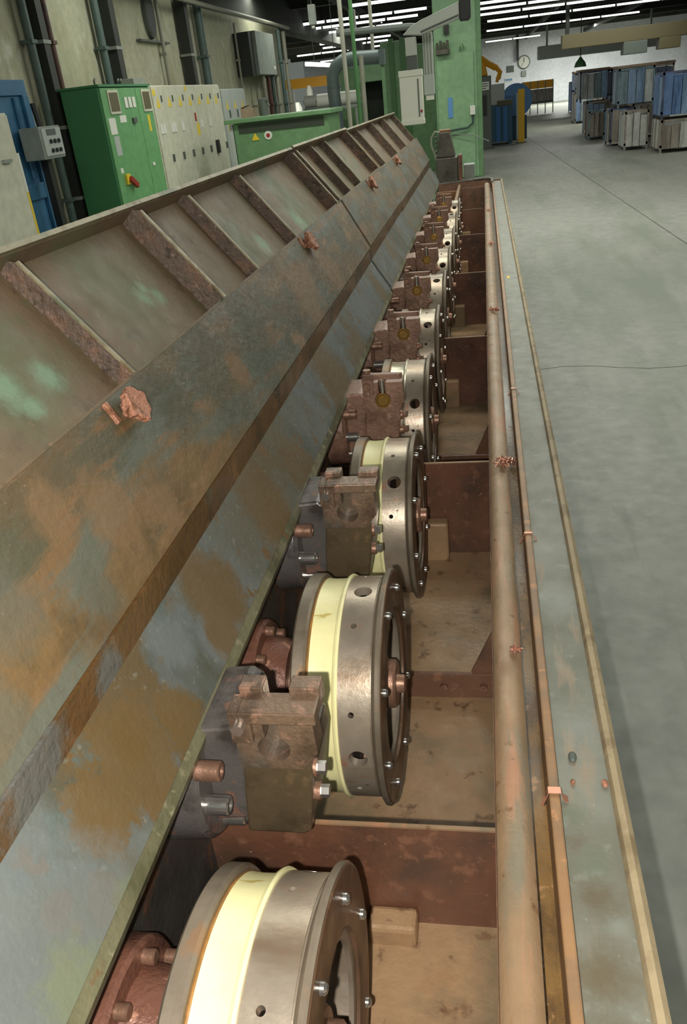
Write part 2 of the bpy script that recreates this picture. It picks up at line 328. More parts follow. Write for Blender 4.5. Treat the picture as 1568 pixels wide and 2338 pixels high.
# ---------------------------------------------------------------- trough of the drawing machine
Y0, Y1 = .12, 9.0
tr = thing('trough', 'long steel trough with brown copper-stained inside and a wide grey right rim', 'trough', (-.15, 4.5, FZ))
MB().box(-.005, .001, Y0, Y1, -1.46, -.93).build('inner_wall', 'trough', tr)
MB().prism([(-.004, -.93), (-.003, -.908), (.004, -.900), (.020, -.896), (.036, -.900), (.046, -.910), (.046, -.965), (-.004, -.965)], Y0, 8.75).build('rail', 'rail', tr, smooth=True)
MB().box(.044, .074, Y0, 8.9, -.985, -.962).build('gutter', 'gutter', tr)
MB().box(.070, .085, Y0, 8.9, -.985, -.892).build('lip_bar', 'lip', tr, bevel=.003)
MB().box(.085, .162, Y0, 8.95, -.925, -.908).build('rim_plate', 'plate', tr)
MB().prism([(.156, -.94), (.156, -.906), (.160, -.897), (.168, -.894), (.175, -.900), (.177, -.94)], Y0, 9.0).build('outer_rim', 'rim', tr, smooth=True)
MB().box(.160, .176, Y0, 9.0, FZ, -.93).build('outer_wall', 'housing', tr)
MB().box(-.485, -.470, Y0, 8.0, -1.46, -.80).build('back_wall', 'backwall', tr)
MB().box(-.485, .16, Y0, Y1, -1.50, -1.46).build('bottom', 'trough', tr)
MB().box(-.485, .17, Y0-.02, Y0, FZ, -.93).build('near_end_wall', 'trough', tr)
# far end: wall, rounded dark rim, rusty plate with a hole, dividing strip
MB().box(-.47, .16, 9.0, 9.03, FZ, -.90).build('end_wall', 'trough', tr)
MB().tube([(-.47, 9.03, -.90), (.03, 9.03, -.888), (.060, 9.01, -.888), (.072, 8.95, -.892), (.074, 8.7, -.897)], .016, 8).build('end_rim', 'grime', tr, smooth=True)
MB().box(-.27, -.243, 7.15, 8.99, -.99, -.915).build('divider', 'rail', tr, bevel=.004)
ep = MB().box(-.455, -.275, 8.60, 8.66, -1.20, -.935).build('rusty_plate', 'rusty_end', tr)
MB().cyl((-.352, 8.595, -1.02), (-.352, 8.606, -1.02), .020, n=16).build('plate_hole', 'black', tr)
MB().box(-.24, -.01, 8.9, 8.93, -1.3, -.945).build('end_panel', 'trough', tr)
# compartments: bulkheads, stepped floors
BK = [.89, 2.27, 3.65, 5.06, 6.46, 7.86]
for i, y in enumerate(BK):
    b = MB().box(-.47, -.004, y, y+.005, -1.46, -1.02).build('bulkhead', 'bulk', tr)
    MB().box(-.30, -.004, y-.001, y+.006, -1.021, -1.0175).build('bulkhead_edge', 'rail', tr)
    MB().box(-.215, -.135, y-.045, y, -1.36 if i else -1.30, -1.205).build('foot_block', 'pan', tr, bevel=.008)
prev = Y0
for i, y in enumerate(BK+[9.0]):
    ztop = -1.245 if i == 0 else -1.335
    ymid = prev+.008+(y-prev)*.55 if i else prev
    if i:
        MB().box(-.47, -.005, prev+.008, ymid, -1.46, -1.40).build('pan_low', 'pan', tr)
        MB().box(-.47, -.005, ymid-.012, ymid, -1.46, -1.325).build('pan_step', 'trough', tr, bevel=.003)
        MB().prism([(-.006, -1.325), (-.06, -1.325), (-.006, -1.20)], ymid-.004, ymid+.004).build('gusset', 'trough', tr)
        for sx in (-.13, -.03): MB().hexa((sx, ymid-.012, -1.362), (sx, ymid-.022, -1.362), .010).build('step_bolt', 'bolt_rusty', tr)
    MB().box(-.47, -.005, ymid, y, -1.46, ztop).build('pan_high', 'pan', tr)
    prev = y
# machine body under the lid
mb = thing('gearbox_housing', 'long green gearbox housing under the open ribbed lid', 'machine', (-.8, 4.6, FZ))
MB().box(-1.15, -.49, .1, 8.98, FZ, -1.0).build('casing', 'housing', mb, bevel=.02)
MB().box(-1.17, -.488, .08, 8.99, -1.0, -.985).build('cover', 'housing', mb, bevel=.005)
for y in (1.0, 3.0, 4.3, 5.6, 7.2):
    MB().prism([(-.62, -.985), (-.49, -.985), (-.49, -.66), (-.55, -.60)], y-.05, y+.05).build('hinge_block', 'grime', mb)

# ---------------------------------------------------------------- lid sections
E_, C2, C1, FL, OT = (-.401, -.774), (-.489, -.634), (-.487, -.578), (-.593, -.384), (-.770, -.163)
d = (Vector(OT)-Vector(FL)).normalized(); nn = Vector((d.y, -d.x)); nn = -nn if nn.x > 0 else nn
def ch(u, h): p = Vector(FL)+d*u+nn*h; return (p.x, p.y)
LEN = (Vector(OT)-Vector(FL)).length; DEP = .054
def lid(y0, y1, ribs, lumps, label, dz=0., end=False, x_in=0.):
    t = thing('lid_section', label, 'machine lid', (-.53, (y0+y1)/2, -.60), 'hinged lid sections')
    q = lambda p: (p[0], p[1]+dz)
    # lower panel with its folded edge strip
    e2 = (E_[0]-.012, E_[1]+.019)
    MB().sheet([q(C2), q(e2)], y0, y1, -.007).build('lower_panel', 'lid_lower', t)
    MB().prism([q((E_[0]-.014, E_[1]+.026)), q((E_[0]+.001, E_[1]+.002)), q((E_[0]-.004, E_[1]-.016)), q((E_[0]-.030, E_[1]+.018))], y0, y1).build('edge_strip', 'lid_strip', t)
    MB().sheet([q((C1[0], C1[1]-.002)), q((C2[0], C2[1]+.002))], y0, y1, -.007).build('step', 'lid_step', t)
    MB().sheet([q(FL), q(C1)], y0, y1, -.007).build('upper_panel', 'lid_upper', t)
    # top of the panel edge
    MB().prism([q(FL), q((FL[0]+.003, FL[1]-.006)), q(ch(-.012, .012)), q(ch(0, .010))], y0, y1).build('panel_edge', 'lid_edge', t)
    # recessed channel
    MB().sheet([q(ch(.0, .008)), q(ch(0.006, DEP)), q(ch(LEN-.006, DEP)), q(ch(LEN-.001, .008))], y0, y1, .006).build('channel', 'lid_channel', t)
    MB().prism([q(ch(LEN-.006, -.004)), q(ch(LEN+.004, -.004)), q(ch(LEN+.006, .020)), q(ch(LEN-.003, .020))], y0, y1).build('outer_edge', 'lid_edge', t)
    for (y, hgt, th) in ribs:
        r = MB().prism([q(ch(.004, DEP-hgt)), q(ch(LEN-.02, DEP-hgt)), q(ch(LEN-.004, DEP-hgt+.012)), q(ch(LEN-.004, DEP)), q(ch(.004, DEP))], y-th/2, y+th/2).build('rib', 'lid_rib', t)
        MB().prism([q(ch(.004, DEP-hgt-.003)), q(ch(LEN-.02, DEP-hgt-.003)), q(ch(LEN-.02, DEP-hgt+.001)), q(ch(.004, DEP-hgt+.001))], y-th/2-.001, y+th/2+.001).build('rib_edge', 'lid_edge', r)
        w = MB()
        for k in range(24):
            u = .01+k*(LEN-.02)/24; p = ch(u, DEP-.003)
            w.ball((p[0]+random.uniform(-.004, .004), y-th/2-.001, p[1]+dz+random.uniform(-.004, .006)), random.uniform(.003, .0075), 1, (1.3, .6, 1.3))
        w.build('weld_bead', 'lid_rib', r, smooth=True)
    for (y, r) in lumps:
        # rusted-off latch stud: crumpled disc and stub
        c = Vector((-.571, y, -.409+dz)); pn = Vector((.878, 0, .479)); up = Vector((-.479, 0, .878))
        s = MB(); bm = s.bm
        n = 40; rr = [r*1.12*(1+.10*math.sin(i*.9+y)+random.uniform(-.07, .07)) for i in range(n)]
        rings = []
        for (h, k) in ((.0, .55), (.010, .62), (.014, .96), (.024, 1.0), (.027, .90), (.026, .45), (.024, .0)):
            rings.append([bm.verts.new(c+pn*(h+.002*math.sin(i*.5)*(k > .5))+(up*math.sin(2*math.pi*i/n)+Vector((0, 1, 0))*math.cos(2*math.pi*i/n))*max(k*rr[i], .0005)) for i in range(n)])
        for a, b in zip(rings, rings[1:]):
            for i in range(n): bm.faces.new((a[i], a[(i+1) % n], b[(i+1) % n], b[i]))
        s.build('latch_disc', 'copper_mud', t, smooth=True)
        s = MB(); a = None
        s.prism([(-.591, -.383+dz), (-.581, -.378+dz), (-.563, -.411+dz), (-.573, -.418+dz)], y-r*1.95, y-r*1.5).build('latch_stub', 'copper_mud', t, bevel=.002)
    if end:
        MB().prism([q((E_[0], E_[1])), q(C2), q(C1), q(FL), q(ch(0, DEP)), q((-.525, -.585)), q((-.43, -.783))], y1, y1+.012).build('end_plate', 'orange_edge', t)
    return t
lid(.14, 3.522, [(.82, .039, .007), (1.29, .039, .007), (1.823, .054, .010), (2.193, .038, .007), (2.709, .038, .007), (3.50, .052, .012)], [(1.157, .026), (2.675, .029)],
    'nearest and longest section of the open lid, rusty panels with two copper-caked studs')
lid(3.548, 5.022, [(3.57, .052, .012), (3.956, .038, .007), (4.317, .038, .007), (4.99, .052, .010)], [(4.37, .030)],
    'middle section of the open lid with one copper-caked stud', .004)
lid(5.04, 7.912, [(5.487, .038, .007), (6.183, .052, .010), (6.923, .052, .012), (7.886, .043, .010)], [(5.76, .028)],
    'farthest section of the open lid, ending in an orange rusty end plate', -.004, True)

# ---------------------------------------------------------------- capstan drums
def make_drum(coated, name, label, loc):
    t = thing(name, label, 'capstan drum', (0, 0, -ZC))     # built about the drum axis, x is true
    t['_o'] = (0, 0, 0)
    n = 96
    # left flange
    MB().lathe([(-.344, .150), (-.344, .206), (-.340, .211), (-.322, .211), (-.318, .208), (-.317, .199), (-.317, .150)], n, closed=True).build('left_flange', 'steel_flange', t, smooth=True)
    MB().lathe([(-.318, .15), (-.318, .2015), (-.3155, .2025), (-.3135, .2015), (-.3135, .15)], n, closed=True).build('groove_ring', 'rust_ring', t, smooth=True)
    pr = [(-.3140, .15), (-.3140, .2012), (-.300, .2000), (-.282, .2005), (-.272, .2020), (-.270, .2075), (-.266, .2095), (-.262, .2075), (-.2605, .15)]
    MB().lathe(pr, n, closed=True).build('wire_band', 'ceramic' if coated else 'band', t, smooth=True)
    # perforated ring
    o = MB().lathe([(-.262, .188), (-.262, .205), (-.207, .205), (-.207, .188)], n, closed=True).build('perforated_ring', 'steel', t)
    cut = []
    for k in range(4):
        for a, r, x in ((0, .0165, -.232), (24, .0052, -.239), (67, .0052, -.239)):
            an = math.radians(90*k+a); c = (math.cos(an), math.sin(an))
            cut.append(MB().cyl((x, c[0]*.15, c[1]*.15), (x, c[0]*.24, c[1]*.24), r, n=20).build('cut', None))
    for c in cut: c.location = (0, 0, 0)
    o.parent = None; o.location = (0, 0, 0)
    boolean(o, cut); o.data.materials.clear(); o.data.materials.append(M['steel'])
    o.data.shade_smooth(); o.data.set_sharp_from_angle(angle=math.radians(30)); o.parent = t
    # right flange: groove, collar, brown face ring
    MB().lathe([(-.209, .19), (-.209, .203), (-.205, .2025), (-.203, .207), (-.200, .215), (-.197, .2195), (-.191, .2205), (-.188, .2185), (-.188, .190)], n, closed=True).build('right_flange', 'steel_flange', t, smooth=True)
    MB().lathe([(-.2, .145), (-.2, .19), (-.1885, .2165), (-.1865, .214), (-.1855, .150), (-.188, .146)], n, closed=True).build('face_ring', 'steel_face', t, smooth=True)
    MB().lathe([(-.2005, .130), (-.2005, .147), (-.194, .147), (-.192, .138), (-.194, .130)], n, closed=True).build('inner_lip', 'steel_flange', t, smooth=True)
    w = MB().lathe([(-.250, .0), (-.250, .188), (-.244, .188), (-.244, .0)], 48).build('web', 'dark', t, smooth=True)
    sp = MB()
    for k in range(4):
        a = math.radians(90*k+45); u = Vector((0, math.cos(a), math.sin(a))); v = Vector((0, -math.sin(a), math.cos(a)))
        p = [u*.03+v*.016, u*.17+v*.022, u*.17-v*.022, u*.03-v*.016]
        sp.prism([(q.y, q.z) for q in p], -.244, -.222, 'x')
    sp.build('spokes', 'steel_face', t, bevel=.003)
    MB().lathe([(-.250, .0), (-.250, .062), (-.212, .062), (-.206, .058), (-.206, .046), (-.188, .046), (-.184, .042), (-.184, .018), (-.170, .017), (-.168, .013), (-.168, .0)], 40).build('hub', 'bolt_rusty', t, smooth=True)
    hb = None
    for k in range(8):
        a = math.radians(45*k+12); y, z = .182*math.cos(a), .182*math.sin(a)
        if hb is None:
            hb = MB().lathe([(-.187, 0), (-.187, .0075), (-.1815, .0072), (-.1785, .0045), (-.1775, 0)], 14, y, z).build('face_bolt', 'bolt', t, smooth=True); b0 = k
        else:
            c = hb.copy(); COL.objects.link(c); c.parent = t; c.rotation_euler.x = math.radians(45*k)
    t['group'] = 'capstan drums in a row along the trough'
    t.location = (loc[0], loc[1], loc[2]+ZC)
    return t
DL = ['nearest capstan drum with bright yellow band, cut off by the bottom edge of the photo',
      'second drum from the bottom, whole, with yellow band and brown bolted face',
      'third drum from the bottom, the smallest-looking one with a yellow band',
      'fourth drum from the bottom, nearest drum whose band is bare shiny steel',
      'fifth drum from the bottom, the second of those with bare steel bands',
      'sixth drum from the bottom, third of those with bare steel bands',
      'seventh drum from the bottom, between the sixth drum and three smaller ones',
      'eighth drum from the bottom, third from the far end of the row',
      'ninth drum from the bottom, next to last in the row',
      'last drum of the row, beside the rusty plate at the trough end']
ANG = [130, 178.7, 129, 143.6, 121.5, 110, 135, 136, 100, 125]
DY = [.525+.687*k for k in range(10)]
pA = make_drum(True, 'capstan_drum', DL[0], (0, DY[0], -1.0)); pA.rotation_euler.x = math.radians(ANG[0])
for k in (1, 2): copy_tree(pA, (0, DY[k], -1.0), math.radians(ANG[k]), DL[k])
pB = make_drum(False, 'capstan_drum', DL[3], (0, DY[3], -1.0)); pB.rotation_euler.x = math.radians(ANG[3])
for k in range(4, 10): copy_tree(pB, (0, DY[k], -1.0), math.radians(ANG[k]), DL[k])

# bearing flanges that carry the drum shafts through the back wall
ORD = ['nearest', 'second nearest', 'third nearest', 'fourth nearest', 'fifth nearest', 'sixth nearest', 'seventh nearest', 'third farthest', 'second farthest', 'farthest']
def make_bearing():
    t = thing('bearing_housing', '', 'bearing', (0, 0, -ZC), 'bearing housings behind the drums'); t['_o'] = (0, 0, 0)
    MB().lathe([(-.469, 0), (-.469, .122), (-.440, .122), (-.434, .117), (-.434, .09), (-.40, .085), (-.385, .078), (-.385, 0)], 40).build('flange', 'bearing', t, smooth=True)
    MB().lathe([(-.39, 0), (-.39, .05), (-.346, .05), (-.346, 0)], 24).build('shaft', 'bolt_rusty', t, smooth=True)
    f = None
    for k in range(8):
        if f is None: f = MB().lathe([(-.436, 0), (-.436, .010), (-.420, .010), (-.418, .008), (-.418, 0)], 12, .103, 0).build('flange_bolt', 'bolt_rusty', t, smooth=True)
        else:
            c = f.copy(); COL.objects.link(c); c.parent = t; c.rotation_euler.x = math.radians(45*k)
    return t
bp = make_bearing()
for k in range(10):
    lb = 'rust red bearing flange behind the left edge of the %s drum' % ORD[k]
    if k == 0: bp.location = (0, DY[0], -1.0+ZC); bp['label'] = lb; bp.rotation_euler.x = .2
    else: copy_tree(bp, (0, DY[k], -1.0), .2+k*.3, lb)

# ---------------------------------------------------------------- die holders
def make_holder(far):
    t = thing('die_holder', '', 'die holder', (0, 0, -ZC), 'die holders in front of the drums'); t['_o'] = (0, 0, 0)
    A = 'holder_far' if far else 'holder'
    # bored front plate (origin at the centre of its bore)
    o = MB().prism([(-.052, .052), (.058, .052), (.060, -.006), (.036, -.036), (-.052, -.036)], -.012, .024).build('bored_plate', A)
    c1 = MB().cyl((0, -.05, 0), (0, .019, 0), .0225, n=32).build('cut', None); c2 = MB().prism([(-.009, 0), (.009, 0), (.013, .08), (-.013, .08)], -.05, .019).build('cut', None)
    for c in (o, c1, c2): c.location = (0, 0, 0)
    boolean(o, [c1, c2]); o.data.materials.clear(); o.data.materials.append(M[A]); o.parent = t
    bv = o.modifiers.new('b', 'BEVEL'); bv.width = .002; bv.segments = 2; bv.limit_method = 'ANGLE'
    # cheek, cross bar and lugs
    ck = MB().prism([(-.054, .015), (-.024, .015), (-.024, .062), (-.030, .068), (-.054, .068)], -.020, .020).build('cheek', A, t, bevel=.002)
    MB().hexa((-.040, -.020, .046), (-.040, -.030, .046), .0095).build('cheek_bolt', 'bolt' if not far else 'bolt_rusty', ck)
    if not far:
        MB().box(-.040, .066, -.022, .022, .050, .070).build('cross_bar', A, t, bevel=.0025)
        for x0, x1 in ((-.046, -.012), (.024, .066)): MB().box(x0, x1, .018, .046, .048, .080).build('lug', A, t, bevel=.002)
    else:
        a = MB().prism([(-.050, -.022), (.052, -.026), (.060, -.020), (.060, -.010), (-.02, -.004), (-.05, .01)], .064, .080, 'z').build('clamp_arm', A, t, bevel=.002)
        MB().cyl((-.040, -.004, .06), (-.040, -.004, .088), .011, n=12).build('pivot_pin', 'bolt_rusty', a)
    # body
    b = MB().prism([(-.052, -.030), (.044, -.030), (.046, -.060), (.030, -.165), (.020, -.172), (-.066, -.172), (-.060, -.1)], -.004, .120).build('body', 'holder_body' if not far else A, t, bevel=.004)
    for z, y in ((-.055, .012), (-.100, .012)):
        MB().cyl((.036-(.006 if z < -.08 else 0), y, z), (.050, y, z), .013, n=16).build('side_washer', 'bolt_rusty', b, smooth=True)
        MB().hexa((.046, y, z), (.062, y, z), .0095).build('side_bolt', 'bolt' if not far else 'bolt_rusty', b)
    # bracket on the back wall
    k = MB().prism([(-.172, -.175), (-.172, .010), (-.105, .012), (-.066, .016), (-.050, .004), (-.058, -.16)], .010, .150).build('bracket', 'bracket' if not far else A, t, bevel=.006)
    MB().lathe([(-.172, 0), (-.172, .120), (-.120, .116), (-.112, .108), (-.112, 0)], 36, .07, -.100).build('mounting_flange', 'bracket' if not far else A, k, smooth=True)
    fb = None
    for (y, z, m) in ((-.018, -.105, 'bolt'), (-.022, -.035, 'bolt_rusty'), (.155, -.030, 'bolt_rusty'), (.03, -.178, 'bolt')):
        MB().lathe([(-.114, 0), (-.114, .0145), (-.080, .0145), (-.078, .0125), (-.078, .0075), (-.086, .007), (-.086, 0)], 18, y, z).build('socket_bolt', m, k, smooth=True)
    return t
hA = make_holder(False); hB = make_holder(True)
HY = [.807+.6865*k for k in range(9)]
for k in range(9):
    lb = ['oily brown die holder with an empty bore, nearest, between the two lowest drums',
          'oily die holder with an empty rusty bore, second from the bottom, before the third drum',
          'copper stained die holder, the nearest one that holds a brass die',
          'copper stained die holder, second nearest of those holding a die',
          'copper stained die holder in front of the sixth drum',
          'copper stained die holder in front of the seventh drum',
          'copper stained die holder in front of the eighth drum',
          'copper stained die holder in front of the next to last drum',
          'farthest die holder, small, in front of the last drum'][k]
    loc = (-.297, HY[k], -.772)
    if k == 0: hA.location = (loc[0], loc[1], loc[2]+ZC); hA['label'] = lb
    elif k == 1: copy_tree(hA, loc, 0, lb)
    elif k == 2: hB.location = (loc[0], loc[1], loc[2]+ZC); hB['label'] = lb
    else: copy_tree(hB, loc, 0, lb)
def make_die():
    t = thing('drawing_die', '', 'die', (0, 0, -ZC), 'brass dies in the die holders'); t['_o'] = (0, 0, 0)
    MB().cyl((0, -.016, 0), (0, .018, 0), .0215, n=28).build('die_case', 'brass', t, smooth=True)
    MB().cyl((0, -.019, 0), (0, -.0155, 0), .015, .019, n=28).build('die_cone', 'brass', t, smooth=True)
    MB().cyl((0, -.006, .014), (0, -.006, .060), .0075, .006, n=14).build('nozzle_pin', 'bolt', t, smooth=True)
    return t
dp = make_die()
for j, k in enumerate(range(2, 9)):
    lb = 'round brass drawing die in the %s die holder' % ['third', 'fourth', 'fifth', 'sixth', 'seventh', 'next to last', 'farthest'][j]
    loc = (-.297, HY[k], -.772)
    if j == 0: dp.location = (loc[0], loc[1], loc[2]+ZC); dp['label'] = lb
    else: copy_tree(dp, loc, 0, lb)

# ---------------------------------------------------------------- copper scraps on the rails
def scrap(x, y, z, r, n, label, g='copper wire scraps on the trough rails'):
    s = MB()
    for k in range(n):
        a = random.uniform(0, 6.28); p = []
        for i in range(7):
            q = i/6-.5; p.append((x+math.cos(a)*q*2*r+random.uniform(-.3, .3)*r, y+math.sin(a)*q*2*r*1.4+random.uniform(-.3, .3)*r, z+.003+abs(random.gauss(0, .35))*r))
        s.tube(p, .0013, 5)
    return tag(s.build('copper_scrap', 'wire', smooth=True, at=(x, y, z)), label, 'scrap', g)
scrap(.033, 1.976, -.897, .024, 16, 'largest clump of copper wire bits on the inner rail beside the third drum')
scrap(.058, 2.105, -.955, .020, 9, 'copper shavings in the brown gutter just beyond the largest clump')
scrap(.030, 3.592, -.897, .022, 12, 'copper clump on the inner rail about halfway along the trough')
scrap(.030, 5.245, -.897, .022, 9, 'copper clump on the inner rail, second from the far end')
scrap(.030, 6.718, -.897, .022, 7, 'farthest copper clump on the inner rail')
scrap(.036, 1.178, -.897, .010, 8, 'small copper flakes on the inner rail beside the second drum')
for (y, lb) in ((.853, 'nearest bright copper strip bent over the brown lip bar'), (1.594, 'second nearest bright copper strip bent over the lip bar'), (2.554, 'farthest small copper strip bent over the lip bar')):
    s = MB(); w = .006 if y < 1 else .003
    s.sheet([(.066, -.902), (.0695, -.8895), (.0855, -.8893), (.089, -.902), (.096, -.9065)], y-w, y+w, -.0012)
    s.tube([(.066, y, -.902), (.060, y-.01, -.91)], .0022, 5)
    tag(s.build('copper_strip', 'wire', at=(.078, y, -.89)), lb, 'scrap', 'copper strips over the lip bar')
for (x, y, r, lb) in ((.110, .935, .008, 'dark oily nugget on the grey rim plate'), (.106, .885, .0045, 'tiny copper nugget left of centre on the rim plate'), (.150, .885, .006, 'small copper nugget near the outer rim of the plate')):
    tag(MB().ball((x, y, -.905), r, 2, (.8, 1.3, .6)).build('metal_nugget', 'copper_mud' if r < .007 else 'greydark', smooth=True, at=(x, y, -.905)), lb, 'scrap')
# yellow tape on the rim plate
tag(MB().box(.102, .116, 4.30, 4.36, -.9082, -.9072).build('tape_mark', 'warn', at=(.109, 4.33, -.9077)), 'tiny yellow paint mark across the grey rim plate', 'mark')

# ---------------------------------------------------------------- end of the machine: gear head
gh = thing('wire_guide_head', 'grimy grey tapered guide head standing at the far end of the trough', 'machine', (-.38, 9.25, FZ))
MB().prism([(-.49, -.95), (-.27, -.95), (-.27, -.66), (-.49, -.66)], 9.1, 9.35).build('block', 'grime', gh, bevel=.01)
MB().prism([(-.475, -.66), (-.29, -.66), (-.335, -.45), (-.345, -.42), (-.44, -.42), (-.455, -.45)], 9.12, 9.32).build('tapered_body', 'grime', gh, bevel=.012)
MB().box(-.452, -.335, 9.14, 9.30, -.455, -.40).build('cap', 'rusty_end', gh, bevel=.006)
MB().box(-.262, -.225, 9.1, 9.3, -.95, -.645).build('side_plate', 'bearing', gh, bevel=.004)
MB().box(-.52, -.235, 9.06, 9.5, FZ, -.95).build('pedestal', 'housing', gh)
for k in range(5): MB().box(-.50, -.475, 9.16, 9.26, -.66+k*.045, -.64+k*.045).build('comb_tooth', 'grime', gh)
MB().tube([(-.44, 9.13, -.42), (-.49, 9.12, -.41), (-.525, 9.11, -.46), (-.53, 9.11, -.53), (-.50, 9.12, -.62), (-.49, 9.14, -.68)], .010, 8).build('hose', 'hose', gh, smooth=True)
sb = thing('junction_box', 'small pale box on the floor stand beside the guide head', 'box', (-.15, 9.4, FZ))
MB().box(-.215, -.10, 9.3, 9.5, -.92, -.76).build('case', 'grey', sb, bevel=.006)
MB().box(-.20, -.12, 9.33, 9.47, FZ, -.92).build('stand', 'housing', sb)

# ---------------------------------------------------------------- left wall equipment
def door_row(t, m, xf, y0, y1, z0, z1, n, gap=.012):
    w = (y1-y0)/n
    out = []
    for k in range(n):
        o = MB().box(xf-.005, xf+.018, y0+k*w+gap/2, y0+(k+1)*w-gap/2, z0, z1).build('door', m, t, bevel=.004); out.append((o, y0+k*w, y0+(k+1)*w))
    return out
gc = thing('green_cabinet', 'tall green switch cabinet with darker green side, nearest in the row by the wall', 'cabinet', (-4.7, 11.0, FZ))
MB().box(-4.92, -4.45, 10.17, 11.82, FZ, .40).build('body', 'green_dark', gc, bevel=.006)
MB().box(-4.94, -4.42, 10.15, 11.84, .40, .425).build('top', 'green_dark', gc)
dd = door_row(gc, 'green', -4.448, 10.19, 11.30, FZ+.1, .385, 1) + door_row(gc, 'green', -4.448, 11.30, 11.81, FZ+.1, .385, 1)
def panel(par, name, m, y0, y1, z0, z1, x0=-4.432, th=.012): return MB().box(x0, x0+th, y0, y1, z0, z1).build(name, m, par)
for y0, y1, (o, *_ ) in ((10.40, 10.66, dd[0]), (11.50, 11.74, dd[1])):
    f = panel(gc, 'window_frame', 'beige', y0-.03, y1+.03, .10, .365, -4.432, .014); panel(f, 'window', 'brown', y0, y1, .13, .335, -4.42, .006)
for k in range(3): panel(dd[0][0], 'meter', 'white', 10.86+k*.13, 10.95+k*.13, .16, .28)
panel(dd[0][0], 'notice', 'white', 10.27, 10.47, -.12, .06, -4.431, .003); panel(dd[0][0], 'notice', 'ltgrey', 10.32, 10.48, -.36, -.14, -4.431, .003); panel(dd[0][0], 'notice', 'white', 10.62, 10.82, .00, .08, -4.431, .003)
panel(dd[0][0], 'key_switch', 'greydark', 11.0, 11.12, -.02, .04, -4.432, .03)
panel(dd[1][0], 'sticker', 'warn', 11.56, 11.64, -.14, .06, -4.431, .003); panel(dd[1][0], 'lock', 'white', 11.42, 11.50, -.56, -.52)
sw = panel(dd[0][0], 'main_switch', 'warn', 10.40, 10.52, -.70, -.58, -4.432, .03)
MB().prism([(10.44, -.66), (10.62, -.76), (10.65, -.71), (10.48, -.61)], -4.405, -4.36, 'x').build('switch_handle', 'red', sw)
panel(dd[0][0], 'switch_label', 'white', 10.32, 10.40, -.56, -.50, -4.431, .003)
for y in (10.25, 11.05): MB().tube([(-4.5, y, .42), (-4.5, y, .47), (-4.5, y+.03, .49)], .012, 6).build('lifting_eye', 'greydark', gc)
MB().lathe([(-4.56, .026), (-4.545, .045), (-4.53, .026)], 12, 11.1, .46, closed=True).build('lifting_eye', 'greydark', gc)
bx = tag(MB().box(-4.86, -4.66, 11.9, 12.35, .425, .52).build('cable_box', 'grey', at=(-4.76, 12.1, .425), bevel=.006), 'small grey cable box lying on top of the beige cabinets', 'box')

wc = thing('beige_cabinet', 'row of tall beige switch cabinets with yellow warning triangles', 'cabinet', (-4.7, 13.5, FZ))
MB().box(-4.92, -4.45, 11.86, 15.15, FZ, .41).build('body', 'beige', wc, bevel=.006)
BD = door_row(wc, 'beige', -4.448, 11.88, 15.13, FZ+.1, .395, 7)
for i, (o, a, b) in enumerate(BD):
    c = (a+b)/2-.05
    MB().prism([(c-.07, .13), (c+.07, .13), (c, .27)], -4.431, -4.427, 'x').build('warning_triangle', 'warn', o)
    MB().box(-4.431, -4.415, c+.13, c+.155, .20, .28).build('vent_slot', 'greydark', o)
    if i in (0, 1, 2, 4, 5):
        for k in range(2 if i < 2 else 1): MB().box(-4.431, -4.42, c-.10+k*.11, c-.01+k*.11, -.20, -.08).build('gauge', 'white', o)
    MB().box(-4.431, -4.40, b-.09, b-.065, -.58, -.48).build('handle', 'greydark', o)
panel(BD[3][0], 'sticker', 'warn', 13.6, 13.72, -.30, -.13, -4.431, .003); panel(BD[3][0], 'sticker', 'red', 13.56, 13.64, -.10, .02, -4.431, .004)
panel(BD[0][0], 'sticker', 'warn', 11.90, 12.0, .28, .36, -4.431, .003); panel(BD[2][0], 'sticker', 'warn', 13.28, 13.36, .33, .39, -4.431, .003)
panel(BD[5][0], 'switch', 'black', 14.45, 14.56, -.62, -.42, -4.432, .04)
wd = thing('pale_cabinet', 'shorter pale grey cabinet at the far end of the beige cabinets', 'cabinet', (-4.7, 16.0, FZ))
MB().box(-4.92, -4.45, 15.2, 16.8, FZ, .34).build('body', 'ltgrey', wd, bevel=.006)
for i, (o, a, b) in enumerate(door_row(wd, 'ltgrey', -4.448, 15.22, 16.78, FZ+.1, .325, 3)):
    c = (a+b)/2
    MB().prism([(c-.07, .02), (c+.07, .02), (c, .16)], -4.431, -4.427, 'x').build('warning_triangle', 'warn', o)
    MB().box(-4.431, -4.42, c+.06, c+.14, -.12, .0).build('gauge', 'greydark', o)
    if i == 0: MB().box(-4.431, -4.427, c-.12, c+.0, -.34, -.22).build('sticker', 'warn', o)

# low green control desk
gd = thing('green_desk', 'low green machine desk with dark slot band behind the lid', 'machine', (-2.95, 13.4, FZ))
MB().box(-3.68, -2.24, 13.0, 14.1, FZ, -.19).build('body', 'green2', gd, bevel=.01)
MB().box(-3.80, -2.18, 12.94, 14.15, -.19, -.13).build('top', 'green2', gd, bevel=.008)
MB().box(-3.60, -2.30, 12.99, 13.01, -.33, -.21).build('slot_band', 'dkgreen', gd)
MB().prism([(-3.42, -.44), (-3.30, -.44), (-3.36, -.34)], 12.992, 12.998).build('warning_triangle', 'warn', gd)
MB().cyl((-3.16, 12.99, -.39), (-3.16, 13.0, -.39), .06, n=20).build('round_sign', 'white', gd)
MB().cyl((-3.16, 12.985, -.39), (-3.16, 12.992, -.39), .028, n=14).build('sign_symbol', 'red', gd)
MB().box(-3.74, -3.69, 13.0, 13.06, FZ, -.2).build('corner_post', 'ltgrey', gd)
